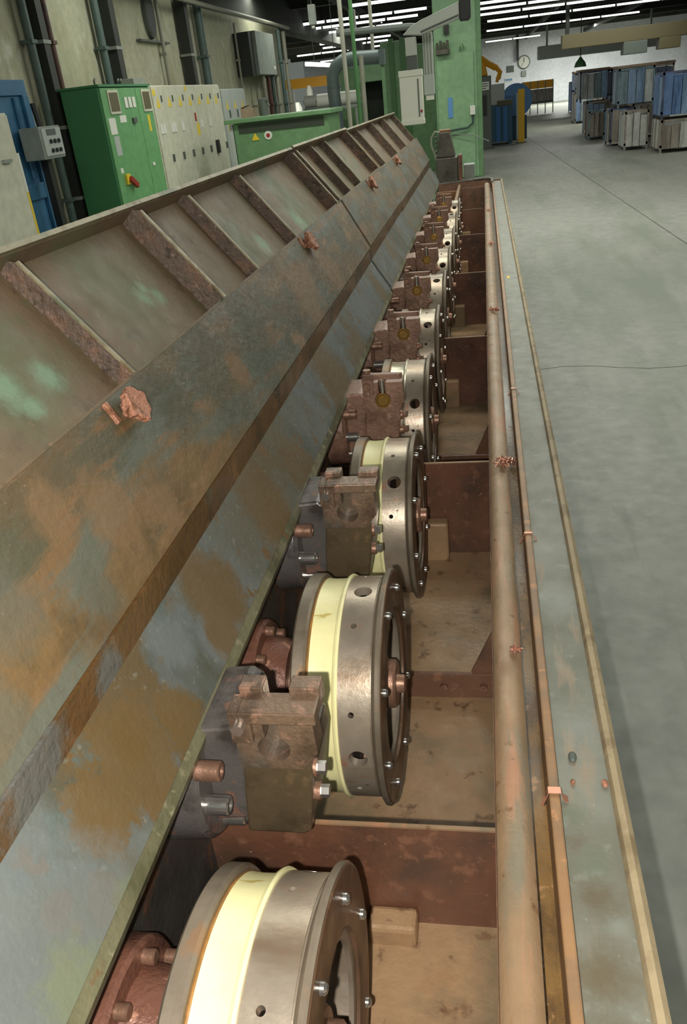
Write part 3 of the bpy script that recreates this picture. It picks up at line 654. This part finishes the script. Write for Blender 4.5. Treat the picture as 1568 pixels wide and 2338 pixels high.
for (x, s, h) in ((-3.50, .16, .12), (-3.26, .07, .30), (-3.05, .05, .18)):
    pass
it = thing('oil_pump', 'small dark pump unit standing on the green desk', 'pump', (-3.30, 13.5, -.13))
MB().cyl((-3.30, 13.5, -.13), (-3.30, 13.5, .10), .06, n=14).build('body', 'greydark', it, smooth=True)
MB().cyl((-3.36, 13.5, .08), (-3.22, 13.5, .08), .035, n=12).build('motor', 'greydark', it, smooth=True)
cd = thing('cardboard_box', 'open tan cardboard box on the left end of the green desk', 'box', (-3.55, 13.5, -.13))
MB().box(-3.64, -3.44, 13.4, 13.6, -.13, .0).build('box_body', 'card', cd)
MB().prism([(-3.64, 0), (-3.52, .04), (-3.52, .05), (-3.65, .012)], 13.4, 13.6).build('flap', 'card', cd)

# blue folding door and beige locker at the left edge
bd = thing('blue_door', 'blue steel door panel standing by the left edge of the photo', 'door', (-4.92, 9.0, FZ))
MB().box(-4.95, -4.90, 8.15, 9.28, FZ, .52).build('leaf', 'blue', bd, bevel=.006)
MB().box(-4.90, -4.87, 8.15, 9.28, .37, .52).build('head_rail', 'blue', bd, bevel=.004)
MB().box(-4.90, -4.86, 9.16, 9.28, FZ, .37).build('stile', 'blue', bd, bevel=.006)
MB().box(-4.90, -4.865, 8.8, 9.16, -.66, -.50).build('mid_rail', 'blue', bd, bevel=.006)
MB().tube([(-4.88, 9.0, -.45), (-4.88, 9.0, .35)], .025, 8).build('push_bar', 'blue', bd)
lk = thing('beige_locker', 'plain beige cabinet in front of the blue door, cut by the left edge', 'cabinet', (-4.6, 7.3, FZ))
MB().box(-4.85, -4.32, 6.3, 7.74, FZ, .19).build('body', 'beige', lk, bevel=.008)
MB().box(-4.32, -4.30, 6.32, 7.72, -1.6, .17).build('door', 'beige', lk, bevel=.004)
MB().box(-4.30, -4.27, 7.42, 7.56, -.22, -.19).build('handle', 'grey', lk)
bt = thing('barrier_post', 'white and yellow striped strip on the edge of the beige cabinet', 'post', (-4.5, 8.1, FZ))
MB().box(-4.56, -4.50, 8.08, 8.12, FZ, -.52).build('yellow_part', 'warn', bt)
MB().box(-4.56, -4.50, 8.08, 8.12, -.52, -.16).build('white_part', 'white', bt)
MB().box(-4.58, -4.48, 8.04, 8.16, FZ, FZ+.03).build('foot', 'greydark', bt)
# grey push-button box on its post
cb = thing('control_box', 'grey push-button box on a dark post before the plaster wall', 'control box', (-4.68, 9.05, FZ))
MB().box(-4.83, -4.60, 8.82, 9.30, -.27, .05).build('case', 'grey', cb, bevel=.008)
fpn = MB().box(-4.60, -4.588, 8.86, 9.28, -.24, .03).build('front_plate', 'ltgrey', cb)
for k in range(2):
    for j in range(3): MB().cyl((-4.588, 9.0+.09*j, -.10-.09*k), (-4.57, 9.0+.09*j, -.10-.09*k), .022, n=10).build('button', 'black', fpn)
MB().box(-4.586, -4.584, 8.95, 9.16, -.04, .02).build('display', 'greydark', fpn)
MB().box(-4.76, -4.68, 9.0, 9.08, FZ, -.27).build('post', 'black', cb); MB().box(-4.83, -4.58, 8.9, 9.18, FZ, FZ+.02).build('foot', 'black', cb)
MB().tube([(-4.70, 9.06, .05), (-4.72, 9.06, .28)], .03, 6).build('cable_gland', 'black', cb)

def vpipe(name, x, y, r, z0, z1, m, label, cat='pipe', box=False):
    t = thing(name, label, cat, (x, y, z0))
    if box: MB().box(x-r, x+r, y-r, y+r, z0, z1).build('duct', m, t)
    else: MB().cyl((x, y, z0), (x, y, z1), r, n=12).build('pipe', m, t, smooth=True)
    for z in (z0+.9, z0+1.7, z0+2.6):
        if z < z1: MB().box(-5.138, x+r+.01, y-r*1.3, y+r*1.3, z, z+.04).build('clip', 'grey' if m == 'pipe_dark' else m, t)
    return t
vpipe('cable_duct', -5.035, 10.22, .075, FZ, 1.75, 'pipe_dark', 'dark cable duct on the wall just left of the green cabinet', box=True)
vpipe('teal_conduit', -5.05, 10.0, .05, FZ, 1.75, 'pipe_teal', 'teal conduit left of the dark duct near the blue door')
vpipe('rusty_pipe', -5.0, 10.42, .04, FZ, 1.75, 'pipe_rust', 'dark red rusty pipe right beside the first dark cable duct')
vpipe('cable_duct', -5.02, 12.30, .09, FZ, 1.75, 'pipe_dark', 'broad dark duct rising behind the green cabinet', box=True)
vpipe('teal_conduit', -5.05, 12.02, .055, FZ, 1.75, 'pipe_teal', 'teal conduit beside the broad duct behind the green cabinet')
vpipe('cable_duct', -5.03, 15.62, .085, FZ, 1.75, 'pipe_dark', 'third dark duct, rising behind the beige cabinets', box=True)
vpipe('teal_conduit', -5.03, 16.55, .075, FZ, 1.75, 'pipe_teal', 'teal pipe behind the far end of the beige cabinets')
vpipe('grey_conduit', -5.08, 14.55, .03, FZ, 1.75, 'pipe_grey', 'thin grey conduit below the oval wall opening')
vpipe('grey_conduit', -5.08, 19.15, .025, FZ, 1.6, 'pipe_grey', 'thin pale conduit left of the grey wall cabinet')
# oval opening in the wall
ov = thing('wall_vent', 'dark oval vent high on the old plaster wall', 'vent', (-5.0, 14.25, 1.2))
s = MB(); s.prism([(14.25+.16*math.cos(a*math.pi/12), 1.45+.30*math.sin(a*math.pi/12)) for a in range(24)], -5.16, -5.085, 'x'); s.build('opening', 'black', ov)
s = MB(); s.prism([(14.25+.19*math.cos(a*math.pi/12), 1.45+.33*math.sin(a*math.pi/12)) for a in range(24)], -5.16, -5.09, 'x'); s.build('frame', 'greydark', ov)
MB().box(-5.16, -5.08, 13.6, 14.9, 1.07, 1.10).build('ledge', 'greydark', ov)
gw = thing('wall_cabinet', 'grey wall cabinet with dark sides high on the far left wall', 'cabinet', (-4.9, 20.4, .5))
MB().box(-5.16, -4.74, 19.5, 21.2, .62, 1.45).build('body', 'grey', gw, bevel=.01)
MB().box(-5.16, -4.82, 19.2, 19.5, .60, 1.42).build('side_duct', 'pipe_dark', gw); MB().box(-5.16, -4.82, 21.2, 21.6, .60, 1.45).build('side_duct', 'pipe_dark', gw)
MB().box(-4.74, -4.735, 20.9, 21.1, .74, .80).build('name_plate', 'white', gw)
for k, (y, m) in enumerate(((20.2, 'pipe_grey'), (20.7, 'pipe_rust'), (21.1, 'pipe_teal'), (21.6, 'pipe_grey'), (22.3, 'pipe_teal'), (22.9, 'pipe_grey'))):
    vpipe('drop_pipe', -4.86, y, .05, FZ, .60 if k < 4 else 1.6, m, ['first pale pipe below the grey wall cabinet', 'rusty pipe below the grey wall cabinet', 'teal pipe below the right half of the wall cabinet', 'pale pipe right below the wall cabinet edge', 'teal pipe right of the grey wall cabinet', 'pale pipe at the far corner of the left wall'][k])
MB_ = tag(MB().box(-5.16, -5.04, 17.2, 18.0, -.2, .35).build('wall_panel', 'blue', at=(-5.07, 17.6, .1), bevel=.006), 'flat teal blue panel on the wall beyond the pale cabinet', 'panel')

# ---------------------------------------------------------------- middle background: pendant, poles, ducts, green machines
pd = thing('pendant_panel', 'cream control pendant hanging from a grey boom arm', 'control panel', (-.72, 9.5, -.33))
MB().box(-.845, -.61, 9.44, 9.56, -.33, .165).build('case', 'cream', pd, bevel=.008)
MB().box(-.85, -.605, 9.43, 9.57, .115, .175).build('top_cap', 'cream', pd, bevel=.006); MB().box(-.85, -.605, 9.43, 9.57, -.335, -.285).build('bottom_cap', 'cream', pd, bevel=.006)
MB().box(-.66, -.648, 9.432, 9.44, -.26, .09).build('door_seam', 'greydark', pd)
MB().cyl((-.63, 9.44, -.21), (-.63, 9.425, -.21), .012, n=10).build('button', 'red', pd)
MB().box(-.76, -.65, 9.46, 9.54, .175, .30).build('joint', 'greydark', pd, bevel=.006)
MB().box(-.765, -.655, 9.45, 9.55, .30, .468).build('drop_tube', 'alu', pd, bevel=.006)
bo = thing('boom_arm', 'grey box-section boom arm with black end cap, running up to the right', 'arm', (-.4, 9.5, .5))
MB().prism([(-.78, .49), (-.60, .47), (-.21, .575), (-.21, .715), (-.60, .60), (-.70, .555)], 9.44, 9.56).build('beam', 'alu', bo, bevel=.008)
MB().prism([(-.21, .55), (-.12, .55), (-.10, .58), (-.10, .72), (-.13, .745), (-.21, .745)], 9.42, 9.58).build('end_cap', 'black', bo, bevel=.01)
MB().prism([(-.60, .487), (-.22, .59), (-.22, .61), (-.60, .507)], 9.436, 9.442).build('groove', 'greydark', bo)
dp2 = thing('drop_column', 'ribbed aluminium drop tube with small grey box right of the cream pendant', 'pipe', (-.55, 9.7, -.1))
MB().box(-.60, -.50, 9.64, 9.76, .12, .50).build('tube', 'alu', dp2, bevel=.004)
for k in range(3): MB().box(-.59+k*.03, -.575+k*.03, 9.635, 9.64, .12, .49).build('flute', 'grey', dp2)
MB().box(-.605, -.50, 9.62, 9.78, -.07, .12).build('box', 'ltgrey', dp2, bevel=.004); MB().box(-.59, -.51, 9.64, 9.76, -.12, -.07).build('foot', 'white', dp2)

co = thing('green_column', 'tall pale green machine column, right of the pendant, rising out of the photo', 'column', (-.45, 18.2, FZ))
MB().box(-.90, -.10, 17.80, 18.7, FZ, 2.1).build('body', 'green_col', co, bevel=.02)
MB().box(-.86, -.16, 17.76, 17.80, -1.68, .52).build('front_door', 'green_col', co, bevel=.008)
MB().box(-.11, -.01, 17.82, 18.7, FZ, 2.1).build('side_strip', 'green2', co, bevel=.01)
MB().box(-.67, -.58, 17.745, 17.76, -.58, -.22).build('blue_plate', 'blue3', co)
bxx = MB().box(-.25, -.15, 17.70, 17.76, -.56, -.40).build('socket_box', 'white', co, bevel=.004)
MB().tube([(-.20, 17.73, -.56), (-.20, 17.72, -.70), (-.30, 17.70, -.78), (-.6, 17.68, -.80), (-.85, 17.68, -.85)], .018, 6).build('cable', 'cable', bxx, smooth=True)
MB().box(-.86, -.60, 17.62, 17.80, .52, .60).build('valve_block', 'grime', co, bevel=.006)
for k in range(4): MB().cyl((-.83+k*.065, 17.7, .6), (-.83+k*.065, 17.7, .72+.03*(k % 2)), .024, n=8).build('valve', 'grime', co)
MB().tube([(-.40, 17.76, .55), (-.40, 17.7, .62), (-.36, 17.7, .66), (-.33, 17.74, .58)], .014, 6).build('hook', 'green2', co)
MB().box(-.70, -.60, 17.72, 17.80, .85, 1.0).build('small_valve', 'black', co)
MB().tube([(-.6, 17.70, -.86), (-.2, 17.66, -.92), (.1, 17.6, -1.05)], .010, 6).build('rod', 'grey', co)

gm = thing('green_spooler', 'large green machine cabinet with a dark doorway behind the lid', 'machine', (-2.2, 20.5, FZ))
MB().box(-2.75, -2.16, 20.0, 21.4, FZ, -.62).build('base', 'green2', gm); MB().box(-2.75, -2.16, 20.0, 21.4, .24, .75).build('head', 'green_col', gm, bevel=.01)
MB().box(-2.75, -2.62, 20.0, 21.4, -.62, .24).build('jamb', 'green2', gm); MB().box(-2.62, -2.16, 20.9, 21.0, -.62, .24).build('dark_panel', 'dkgreen', gm)
MB().box(-2.16, -1.60, 20.0, 21.4, FZ, .95).build('right_body', 'green2', gm, bevel=.01); MB().box(-1.60, -.95, 20.2, 21.4, FZ, .85).build('tall_body', 'green2', gm, bevel=.01)
MB().box(-3.1, -2.75, 20.05, 21.4, FZ, .55).build('left_wing', 'green2', gm)
for x in (-1.92, -1.68): MB().box(x-.05, x+.05, 19.93, 20.0, FZ, 1.0).build('post', 'green_pipe', gm)
MB().box(-2.75, -2.0, 19.95, 20.0, -.66, -.60).build('sill', 'greydark', gm)

eb = thing('exhaust_duct', 'fat grey-blue elbow duct rising beside the low green desk', 'pipe', (-2.4, 15, FZ))
MB().tube([(-2.40, 15, FZ), (-2.42, 15, -.4), (-2.44, 15, .1), (-2.43, 15, .34), (-2.36, 15, .46), (-2.24, 15, .525), (-2.1, 15, .54), (-1.62, 15, .52)], .105, 14).build('duct', 'duct', eb, smooth=True)
for z in (-.1, .15): MB().cyl((-2.43, 15, z), (-2.43, 15, z+.02), .112, n=14).build('collar', 'duct', eb, smooth=True)
MB().box(-1.64, -1.55, 14.9, 15.1, .40, .62).build('end_flange', 'duct', eb); MB().box(-1.62, -1.57, 14.97, 15.03, FZ, .40).build('support', 'green2', eb)
def pole(x, y, r, z0, z1, m, label, dx=0):
    t = thing('pole', label, 'pipe', (x, y, FZ))
    MB().cyl((x, y, z0), (x+dx, y, z1), r, n=10).build('pipe', m, t, smooth=True); MB().cyl((x, y, FZ), (x, y, FZ+.02), r*2.2, n=10).build('foot', m, t)
    return t
pole(-1.76, 12, .028, FZ, 2.7, 'pipe_grey', 'pale vertical pole in front of the green machine doorway', -.02)
pole(-1.62, 12, .026, FZ, 2.7, 'green_pipe', 'green vertical pole right of the pale pole', -.02)
pole(-1.86, 14.4, .035, FZ, .55, 'pipe_grey', 'shorter grey pipe in front of the dark doorway')
pole(-1.78, 15.4, .03, .5, 2.7, 'pipe_grey', 'grey hanger rod above the elbow duct')
cbm = tag(MB().tube([(-2.0, 13, .80), (-1.0, 13.2, .78), (-.65, 13.3, .74)], .045, 8).cyl((-1.9, 13.02, .8), (-1.9, 13.02, 2.69), .012, n=6).build('cross_pipe', 'greydark', at=(-1.3, 13, .78)), 'dark horizontal pipe between the poles and the boom arm', 'pipe')

# bright plant far behind on the left
for k, (x, y, h, r, m, lb) in enumerate(((-8.5, 36, 1.3, .16, 'cream', 'slender cream tank, leftmost in the far lit bay'), (-8.3, 38, 1.5, .12, 'pipe_grey', 'tall grey pipe stack in the far lit bay'), (-7.6, 37, 1.1, .2, 'white', 'white tank in the middle of the far lit bay'), (-7.4, 39, 1.7, .14, 'cream', 'tall cream pipe, rightmost in the far lit bay'))):
    t = thing('process_tank', lb, 'tank', (x, y, FZ))
    MB().lathe([(0, 0), (0, r), (h+.4, r), (h+.6, r*.5), (h+.6, 0)], 16).build('shell', m, t, smooth=True)
    o = t.children[0]; o.rotation_euler = (0, -math.pi/2, 0)
    o.data.transform(Matrix.Translation(Vector(t['_o'])))
for k, (x, y, z, r, L_, lb) in enumerate(((-3.0, 19, -.02, .13, .9, 'white paper roll on the far bench, nearest'), (-4.5, 26, -.02, .16, 1.2, 'long white roll on the far bench, behind'))):
    t = thing('white_roll', lb, 'roll', (x, y, z-r)); MB().cyl((x-L_/2, y, z), (x+L_/2, y, z), r, n=20).build('roll', 'white', t, smooth=True); MB().cyl((x-L_/2-.04, y, z), (x+L_/2+.04, y, z), r*.3, n=10).build('core', 'grey', t, smooth=True)
    q = thing('roll_stand', ['grey stand carrying the nearest white roll', 'grey stand carrying the long white roll'][k], 'stand', (x, y, FZ))
    MB().box(x-L_/2, x+L_/2, y-.3, y+.3, z-r-.06, z-r).build('top', 'grey', q)
    for sx in (-1, 1):
        for sy in (-1, 1): MB().box(x+sx*(L_/2-.05)-.03, x+sx*(L_/2-.05)+.03, y+sy*.25-.03, y+sy*.25+.03, FZ, z-r-.06).build('leg', 'grey', q)

# ---------------------------------------------------------------- right background
yr = thing('robot_arm', 'yellow industrial robot arm behind the green column', 'robot', (.0, 27.6, FZ))
MB().box(-.25, .25, 27.35, 27.9, FZ, .12).build('pedestal', 'black', yr, bevel=.01)
MB().prism([(-.12, .12), (.16, .12), (.10, .40), (-.08, .70), (-.2, .62)], 27.5, 27.8).build('shoulder', 'orange', yr, bevel=.03)
MB().tube([(-.05, 27.6, .60), (.16, 27.6, .44), (.40, 27.6, .30)], .085, 8).build('upper_arm', 'orange', yr, smooth=True)
MB().tube([(.38, 27.6, .35), (.51, 27.6, .19), (.45, 27.6, .0)], .075, 8).build('forearm', 'orange', yr, smooth=True)
MB().cyl((.45, 27.6, .02), (.41, 27.6, -.08), .045, n=10).build('wrist', 'orange', yr, smooth=True)
sgn = thing('sign_cabinet', 'dark cabinet with a white notice beside the green column', 'cabinet', (.05, 25, FZ))
MB().box(-.2, .22, 25.0, 25.4, FZ, .10).build('body', 'greydark', sgn, bevel=.01)
nt = MB().box(-.08, .17, 24.985, 25.0, -.23, -.03).build('notice', 'white', sgn)
for k in range(3): MB().box(-.05, .14-.05*(k == 2), 24.98, 24.985, -.085-.055*k, -.065-.055*k).build('text_line', 'greydark', nt)
MB().box(-.1, .1, 24.985, 25.0, -.85, -.35).build('opening', 'black', sgn)
bn = thing('blue_bin', 'blue steel bin with upright ribs beside the yellow post', 'bin', (.45, 26.6, FZ))
MB().box(.05, .82, 26.3, 27.2, -1.62, -.66).build('body', 'tank', bn, bevel=.01)
for x in (.42, .62): MB().box(x-.06, x+.06, 26.25, 26.3, -1.62, -.70).build('rib', 'blue2', bn)
for x in (.1, .75): MB().box(x-.05, x+.05, 26.35, 27.1, FZ, -1.62).build('skid', 'tank', bn)
MB().box(.40, .82, 26.28, 26.6, -.68, -.55).build('tray', 'brown', bn)
MB().box(.12, .62, 26.9, 27.0, -.66, -.12).build('mesh_frame', 'ltgrey', bn)
yp = thing('yellow_post', 'yellow steel guard post at the corner of the aisle', 'post', (1.07, 26.24, FZ))
MB().box(.98, 1.16, 26.2, 26.34, FZ, -.31).build('channel', 'yellow', yp, bevel=.006); MB().box(.93, 1.21, 26.12, 26.42, FZ, FZ+.02).build('base_plate', 'greydark', yp)
MB().box(.93, .98, 26.22, 26.32, FZ+.1, -.4).build('edge_strip', 'ltgrey', yp)
rl = thing('blue_reel', 'big pale blue cable reel behind the yellow post', 'reel', (1.0, 28, FZ))
s = MB(); 
for y in (27.9, 28.3): s.cyl((1.0, y, -.62), (1.0, y+.04, -.62), .46, n=28)
s.build('flanges', 'blue3', rl, smooth=True); MB().cyl((1.0, 27.94, -.62), (1.0, 28.3, -.62), .2, n=18).build('core', 'blue2', rl, smooth=True)
MB().box(.7, 1.3, 27.9, 28.34, FZ, -1.05).build('cradle', 'tank', rl)
fn = thing('guard_fence', 'pale mesh guard fence with orange top panels far down the aisle', 'fence', (2.6, 45, FZ))
for k in range(4):
    x0 = 1.9+k*.36
    MB().box(x0, x0+.33, 45, 45.05, -1.15, -.62).build('mesh_panel', SM[3], fn); MB().box(x0, x0+.33, 44.98, 45.05, -.60, -.26).build('orange_panel', 'orange', fn)
for k in range(5): MB().box(1.87+k*.36, 1.91+k*.36, 44.96, 45.06, FZ, -.26).build('post', 'grey', fn)
MB().box(1.87, 3.35, 44.95, 45.07, -1.25, -1.15).build('kick_rail', 'greydark', fn)
ck = thing('wall_clock', 'round white wall clock on a dark hanging post, far end of hall', 'clock', (2.7, 61.9, .8))
MB().cyl((2.7, 61.9, .82), (2.7, 61.99, .82), .40, n=28).build('rim', 'greydark', ck); MB().cyl((2.7, 61.88, .82), (2.7, 61.9, .82), .34, n=28).build('dial', 'white', ck)
MB().box(2.68, 2.72, 61.86, 61.88, .82, 1.08).build('hour_hand', 'black', ck); MB().prism([(2.69, .81), (2.71, .83), (2.55, .60), (2.53, .62)], 61.86, 61.88).build('minute_hand', 'black', ck)
MB().box(2.55, 2.85, 61.86, 62, .0, .32).build('socket_box', 'grey', ck); 
pt = tag(MB().box(2.2, 2.36, 61.6, 61.76, .95, 2.7).build('hanging_post', 'black', at=(2.28, 61.7, .95)), 'dark vertical post hanging from the roof left of the clock', 'post')
tag(MB().box(1.58, 2.05, 61.95, 62, .32, .70).build('notice_board', 'greydark', at=(1.8, 61.97, .3)), 'dark square notice board on the white far wall', 'sign')
sn = thing('wall_sign', 'small white sign with blue letters low on the far wall', 'sign', (1.75, 61.97, -.05)); MB().box(1.45, 1.98, 61.95, 62, -.22, .0).build('board', 'white', sn)
for k in range(4): MB().box(1.50+k*.115, 1.59+k*.115, 61.94, 61.95, -.17, -.05).build('letter', 'blue2', sn)
hl = thing('dome_lamp', 'dark green dome lamp hanging over the aisle in the distance', 'lamp', (4.06, 40, .05))
MB().lathe([(.05, .25), (.07, .25), (.22, .20), (.36, .08), (.42, .05), (.42, 0), (.36, .0)], 20).build('shade', 'green_pipe', hl, smooth=True)
o = hl.children[0]; o.data.transform(Matrix.Translation(Vector(hl['_o']))); o.data.transform(Matrix.Rotation(-math.pi/2, 4, 'Y')); o.data.transform(Matrix.Translation((0, 0, 0.0)))
MB().cyl((4.06, 40, .28), (4.06, 40, 2.7), .02, n=6).build('cord', 'black', hl)

cy = thing('yellow_crane_beam', 'yellow crane beam above the tanks in the far lit bay', 'crane', (-8, 41, .4))
MB().box(-10.5, -6.4, 41, 41.3, .55, .95).build('beam', 'orange', cy)
for x in (-10, -6.8): MB().box(x-.08, x+.08, 41.05, 41.25, FZ, .55).build('leg', 'cream', cy)
bnch = thing('white_bench', 'long white bench below the tanks in the far lit bay', 'bench', (-6.6, 30, FZ))
MB().box(-8.2, -5.0, 30, 30.8, -.40, -.30).build('top', 'white', bnch); MB().box(-8.1, -5.1, 30.1, 30.7, FZ, -.40).build('base', 'cream', bnch)
for k, x in enumerate((-7.6, -7.0, -6.4)):
    t = thing('steel_flask', 'steel flask on the white bench, %s' % ('left', 'middle', 'right')[k], 'flask', (x, 30.4, -.30))
    MB().cyl((x, 30.4, -.30), (x, 30.4, .10+.12*k), .10, n=14).build('body', 'white', t, smooth=True); MB().cyl((x, 30.4, .10+.12*k), (x, 30.4, .22+.12*k), .04, n=10).build('neck', 'grey', t, smooth=True)
# stacked goods on the right: framed crates with upright slats
def crate(x, y, z, w, dpt, h, mats, label, cloth=None):
    t = thing('slatted_crate', label, 'crate', (x+w/2, y+dpt/2, z), 'stacked crates on the right of the aisle')
    fr = MB()
    for a in (x, x+w-.04):
        for b in (y, y+dpt-.04): fr.box(a, a+.04, b, b+.04, z, z+h)
    for zz in (z+.10, z+h-.05):
        fr.box(x, x+w, y, y+.04, zz, zz+.05); fr.box(x, x+w, y+dpt-.04, y+dpt, zz, zz+.05); fr.box(x, x+.04, y, y+dpt, zz, zz+.05); fr.box(x+w-.04, x+w, y, y+dpt, zz, zz+.05)
    fr.build('frame', random.choice([SM[6], SM[7], SM[3]]), t)
    MB().box(x+.05, x+w-.05, y+.05, y+dpt-.05, z+.08, z+h-.06).build('load', random.choice(mats), t, bevel=.02)
    n = max(3, int(w/.17)); sw_ = (w-.06)/n
    for k in range(n):
        a = x+.03+k*sw_; MB().box(a+.006, a+sw_-.012, y-.012-.01*random.random(), y+.012, z+.08, z+h-random.uniform(.0, .1)).build('slat', random.choice(mats), t)
    nd = max(3, int(dpt/.2)); sd = (dpt-.06)/nd
    for k in range(nd):
        b = y+.03+k*sd; MB().box(x-.012, x+.012, b+.006, b+sd-.012, z+.08, z+h-random.uniform(0, .1)).build('slat', random.choice(mats), t)
    if cloth: MB().box(x-.02, x+w+.02, y-.02, y+dpt+.02, z+h, z+h+.06).build('cover', cloth, t, bevel=.015)
    return t
WB = [SM[0], SM[1], SM[2], SM[5], SM[6]]; BR = [SM[3], SM[4], SM[0], SM[3]]; BL = [SM[2], SM[1], SM[7], SM[6]]; MX = [SM[0], SM[3], SM[4], SM[1], SM[6]]
CR = [ # x, y, z, w, d, h, mats, label
 (3.55, 19.0, FZ, .75, 1.0, .62, [SM[0], SM[5], SM[3]], 'whitish crate on the floor at the right edge, nearest of the stacks'),
 (4.35, 19.2, FZ, .9, 1.0, .70, BR, 'brown slatted crate at the right edge beside the whitish one'),
 (3.55, 19.1, FZ+.62, .75, .9, .86, BL, 'dark blue slatted crate on top of the nearest whitish crate'),
 (4.35, 19.2, FZ+.70, .9, .9, .84, WB, 'blue and white crate on top of the brown edge crate'),
 (3.05, 20.4, FZ, .50, .8, .78, [SM[5], SM[0]], 'white upright carton crate on the floor, left of the nearest stacks'),
 (2.95, 21.9, FZ, .55, .9, .80, MX, 'mixed brown and white crate behind the white carton crate'),
 (3.10, 22.0, FZ+.80, .80, .9, .82, WB, 'tall pale blue crate topmost behind the white carton crate'),
 (3.7, 23.6, FZ, .9, 1.0, .8, BR, 'taupe crate on the floor of the second row'),
 (3.75, 23.7, FZ+.80, .9, .9, .82, BL, 'blue crate on top of the taupe second-row crate'),
 (2.75, 24.6, FZ, .42, .8, .70, [SM[4], SM[3]], 'small brown crate nearest to the aisle on the left of the group'),
 (2.95, 27.0, FZ, .7, 1.0, .85, MX, 'mixed crate on the floor in the third row'),
 (2.75, 27.0, FZ+.85, .8, 1.0, .78, WB, 'pale blue crate on top of the third-row mixed crate'),
 (3.7, 27.4, FZ, .9, 1.0, .85, BR, 'taupe crate on the floor at the back of the third row'),
 (3.65, 27.4, FZ+.85, .9, 1.0, .76, WB, 'white and blue crate on top at the back of the third row'),
 (3.2, 33, FZ, 1.0, 1.2, 1.0, MX, 'mixed crate of the fourth row, under a peach one'),
 (3.2, 33, FZ+1.0, 1.0, 1.2, .6, [SM[3], SM[1]], 'peach and blue crate on top of the fourth-row crate'),
 (4.4, 33.5, FZ, 1.1, 1.2, 1.5, BL, 'tall dark blue crate at the right of the fourth row'),
 (3.9, 42, FZ, 1.0, 1.2, 1.25, BL, 'blue crate far down the aisle, left'), (5.1, 42, FZ, 1.2, 1.2, 1.4, WB, 'white and blue crate far down the aisle, right'),
]
for a in CR: crate(*a[:7], a[7], 'card' if a[2] > FZ+.5 and a[1] > 21 else None)
# hanging brown canvas and duct over the crates
hb = thing('overhead_crane', 'brown overhead crane girder with hoist above the stacked crates', 'crane', (6, 34, 1.0))
MB().box(2.8, 12, 34, 34.5, .70, 1.15).build('girder', 'brown', hb, bevel=.02); MB().box(4.9, 5.7, 33.9, 34.6, .30, .70).build('hoist', 'greydark', hb, bevel=.02)
MB().box(6.1, 6.8, 33.9, 34.6, .35, .70).build('trolley', 'brown', hb, bevel=.02)
for x in (3.0, 11.8): MB().box(x-.06, x+.06, 34.1, 34.4, 1.15, 2.7).build('hanger', 'beam', hb)
tag(MB().box(2.8, 9, 48, 49, .65, 1.25).box(3.2, 3.3, 48.4, 48.5, 1.2, 2.69).box(8.2, 8.3, 48.4, 48.5, 1.2, 2.69).build('white_duct', 'ltgrey', at=(6, 48.5, .9), bevel=.03), 'pale rectangular air duct hanging across the far hall', 'duct')

# ---------------------------------------------------------------- fluorescent lamps of the hall roof
def tube_row(x0, x1, y, z, n, where):
    w = (x1-x0)/n
    for k in range(n):
        t = thing('ceiling_lamp', '%s tube in lamp row %s' % (['first', 'second', 'third', 'fourth', 'fifth', 'sixth', 'seventh', 'eighth'][k]+' white fluorescent', where), 'lamp', (x0+(k+.5)*w, y, z+.06), 'fluorescent lamps under the roof')
        MB().box(x0+k*w+.04, x0+(k+1)*w-.04, y-.05, y+.05, z-.03, z+.03).build('tube', 'tube', t)
        MB().box(x0+k*w+.02, x0+(k+1)*w-.02, y-.09, y+.09, z+.03, z+.07).build('tray', 'beam', t)
ROWS = [(-3.3, -.3, 23.8, 2, 'nearest to the camera, left of the green column'), (-5.5, -1.5, 27.4, 4, 'second from the camera, left of the column'), (-6, -1.9, 29.5, 4, 'third from the camera, left of the column'),
        (-6.4, -2.6, 32, 4, 'fourth from the camera, left of the column'), (-6.6, -3.6, 38, 3, 'fifth from the camera, left of the column'), (-7, -4, 41, 3, 'sixth from the camera, left of the column'), (-9, -4, 45, 4, 'far left and small'), (-9.6, -4.5, 55, 4, 'farthest left and tiny'),
        (-.1, 5.5, 28.3, 4, 'nearest on the right of the column'), (-.1, 6, 30.4, 4, 'second on the right of the column'), (-.1, 7.2, 33, 5, 'third on the right of the column'), (.2, 8.2, 37, 5, 'fourth on the right of the column'), (.2, 7, 44, 4, 'fifth on the right of the column'), (.2, 3.4, 56, 2, 'sixth on the right, above the far wall')]
for r in ROWS: tube_row(r[0], r[1], r[2], 2.02, r[3], r[4])
for i, (x0, z0, x1, z1, lb) in enumerate(((-3.25, .62, -2.55, .52, 'near slanting white tube over the far bench, left of the elbow duct'),)):
    t = thing('bench_lamp', lb, 'lamp', ((x0+x1)/2, 17, (z0+z1)/2))
    MB().tube([(x0, 17, z0), (x1, 17, z1)], .035, 8).build('tube', 'tube', t)
    for u in (.25, .8): MB().cyl((x0+(x1-x0)*u, 17, z0+(z1-z0)*u+.03), (x0+(x1-x0)*u, 17, 2.69), .008, n=6).build('hanger', 'beam', t)
for i, (x, y, lb) in enumerate(((-2.35, 13.2, 'left small grey hanging fitting under the roof near the poles'), (-2.0, 14.8, 'right small grey hanging fitting under the roof near the poles'))):
    t = thing('hanging_fitting', lb, 'fitting', (x, y, .95)); MB().box(x-.05, x+.05, y-.05, y+.05, .95, 1.2).build('case', 'grey', t, bevel=.01); MB().cyl((x, y, 1.2), (x, y, 2.7), .012, n=6).build('rod', 'beam', t); MB().ball((x, y, .93), .03, 1).build('bulb', 'white', t)

for o in S.objects:
    if '_o' in o: del o['_o']
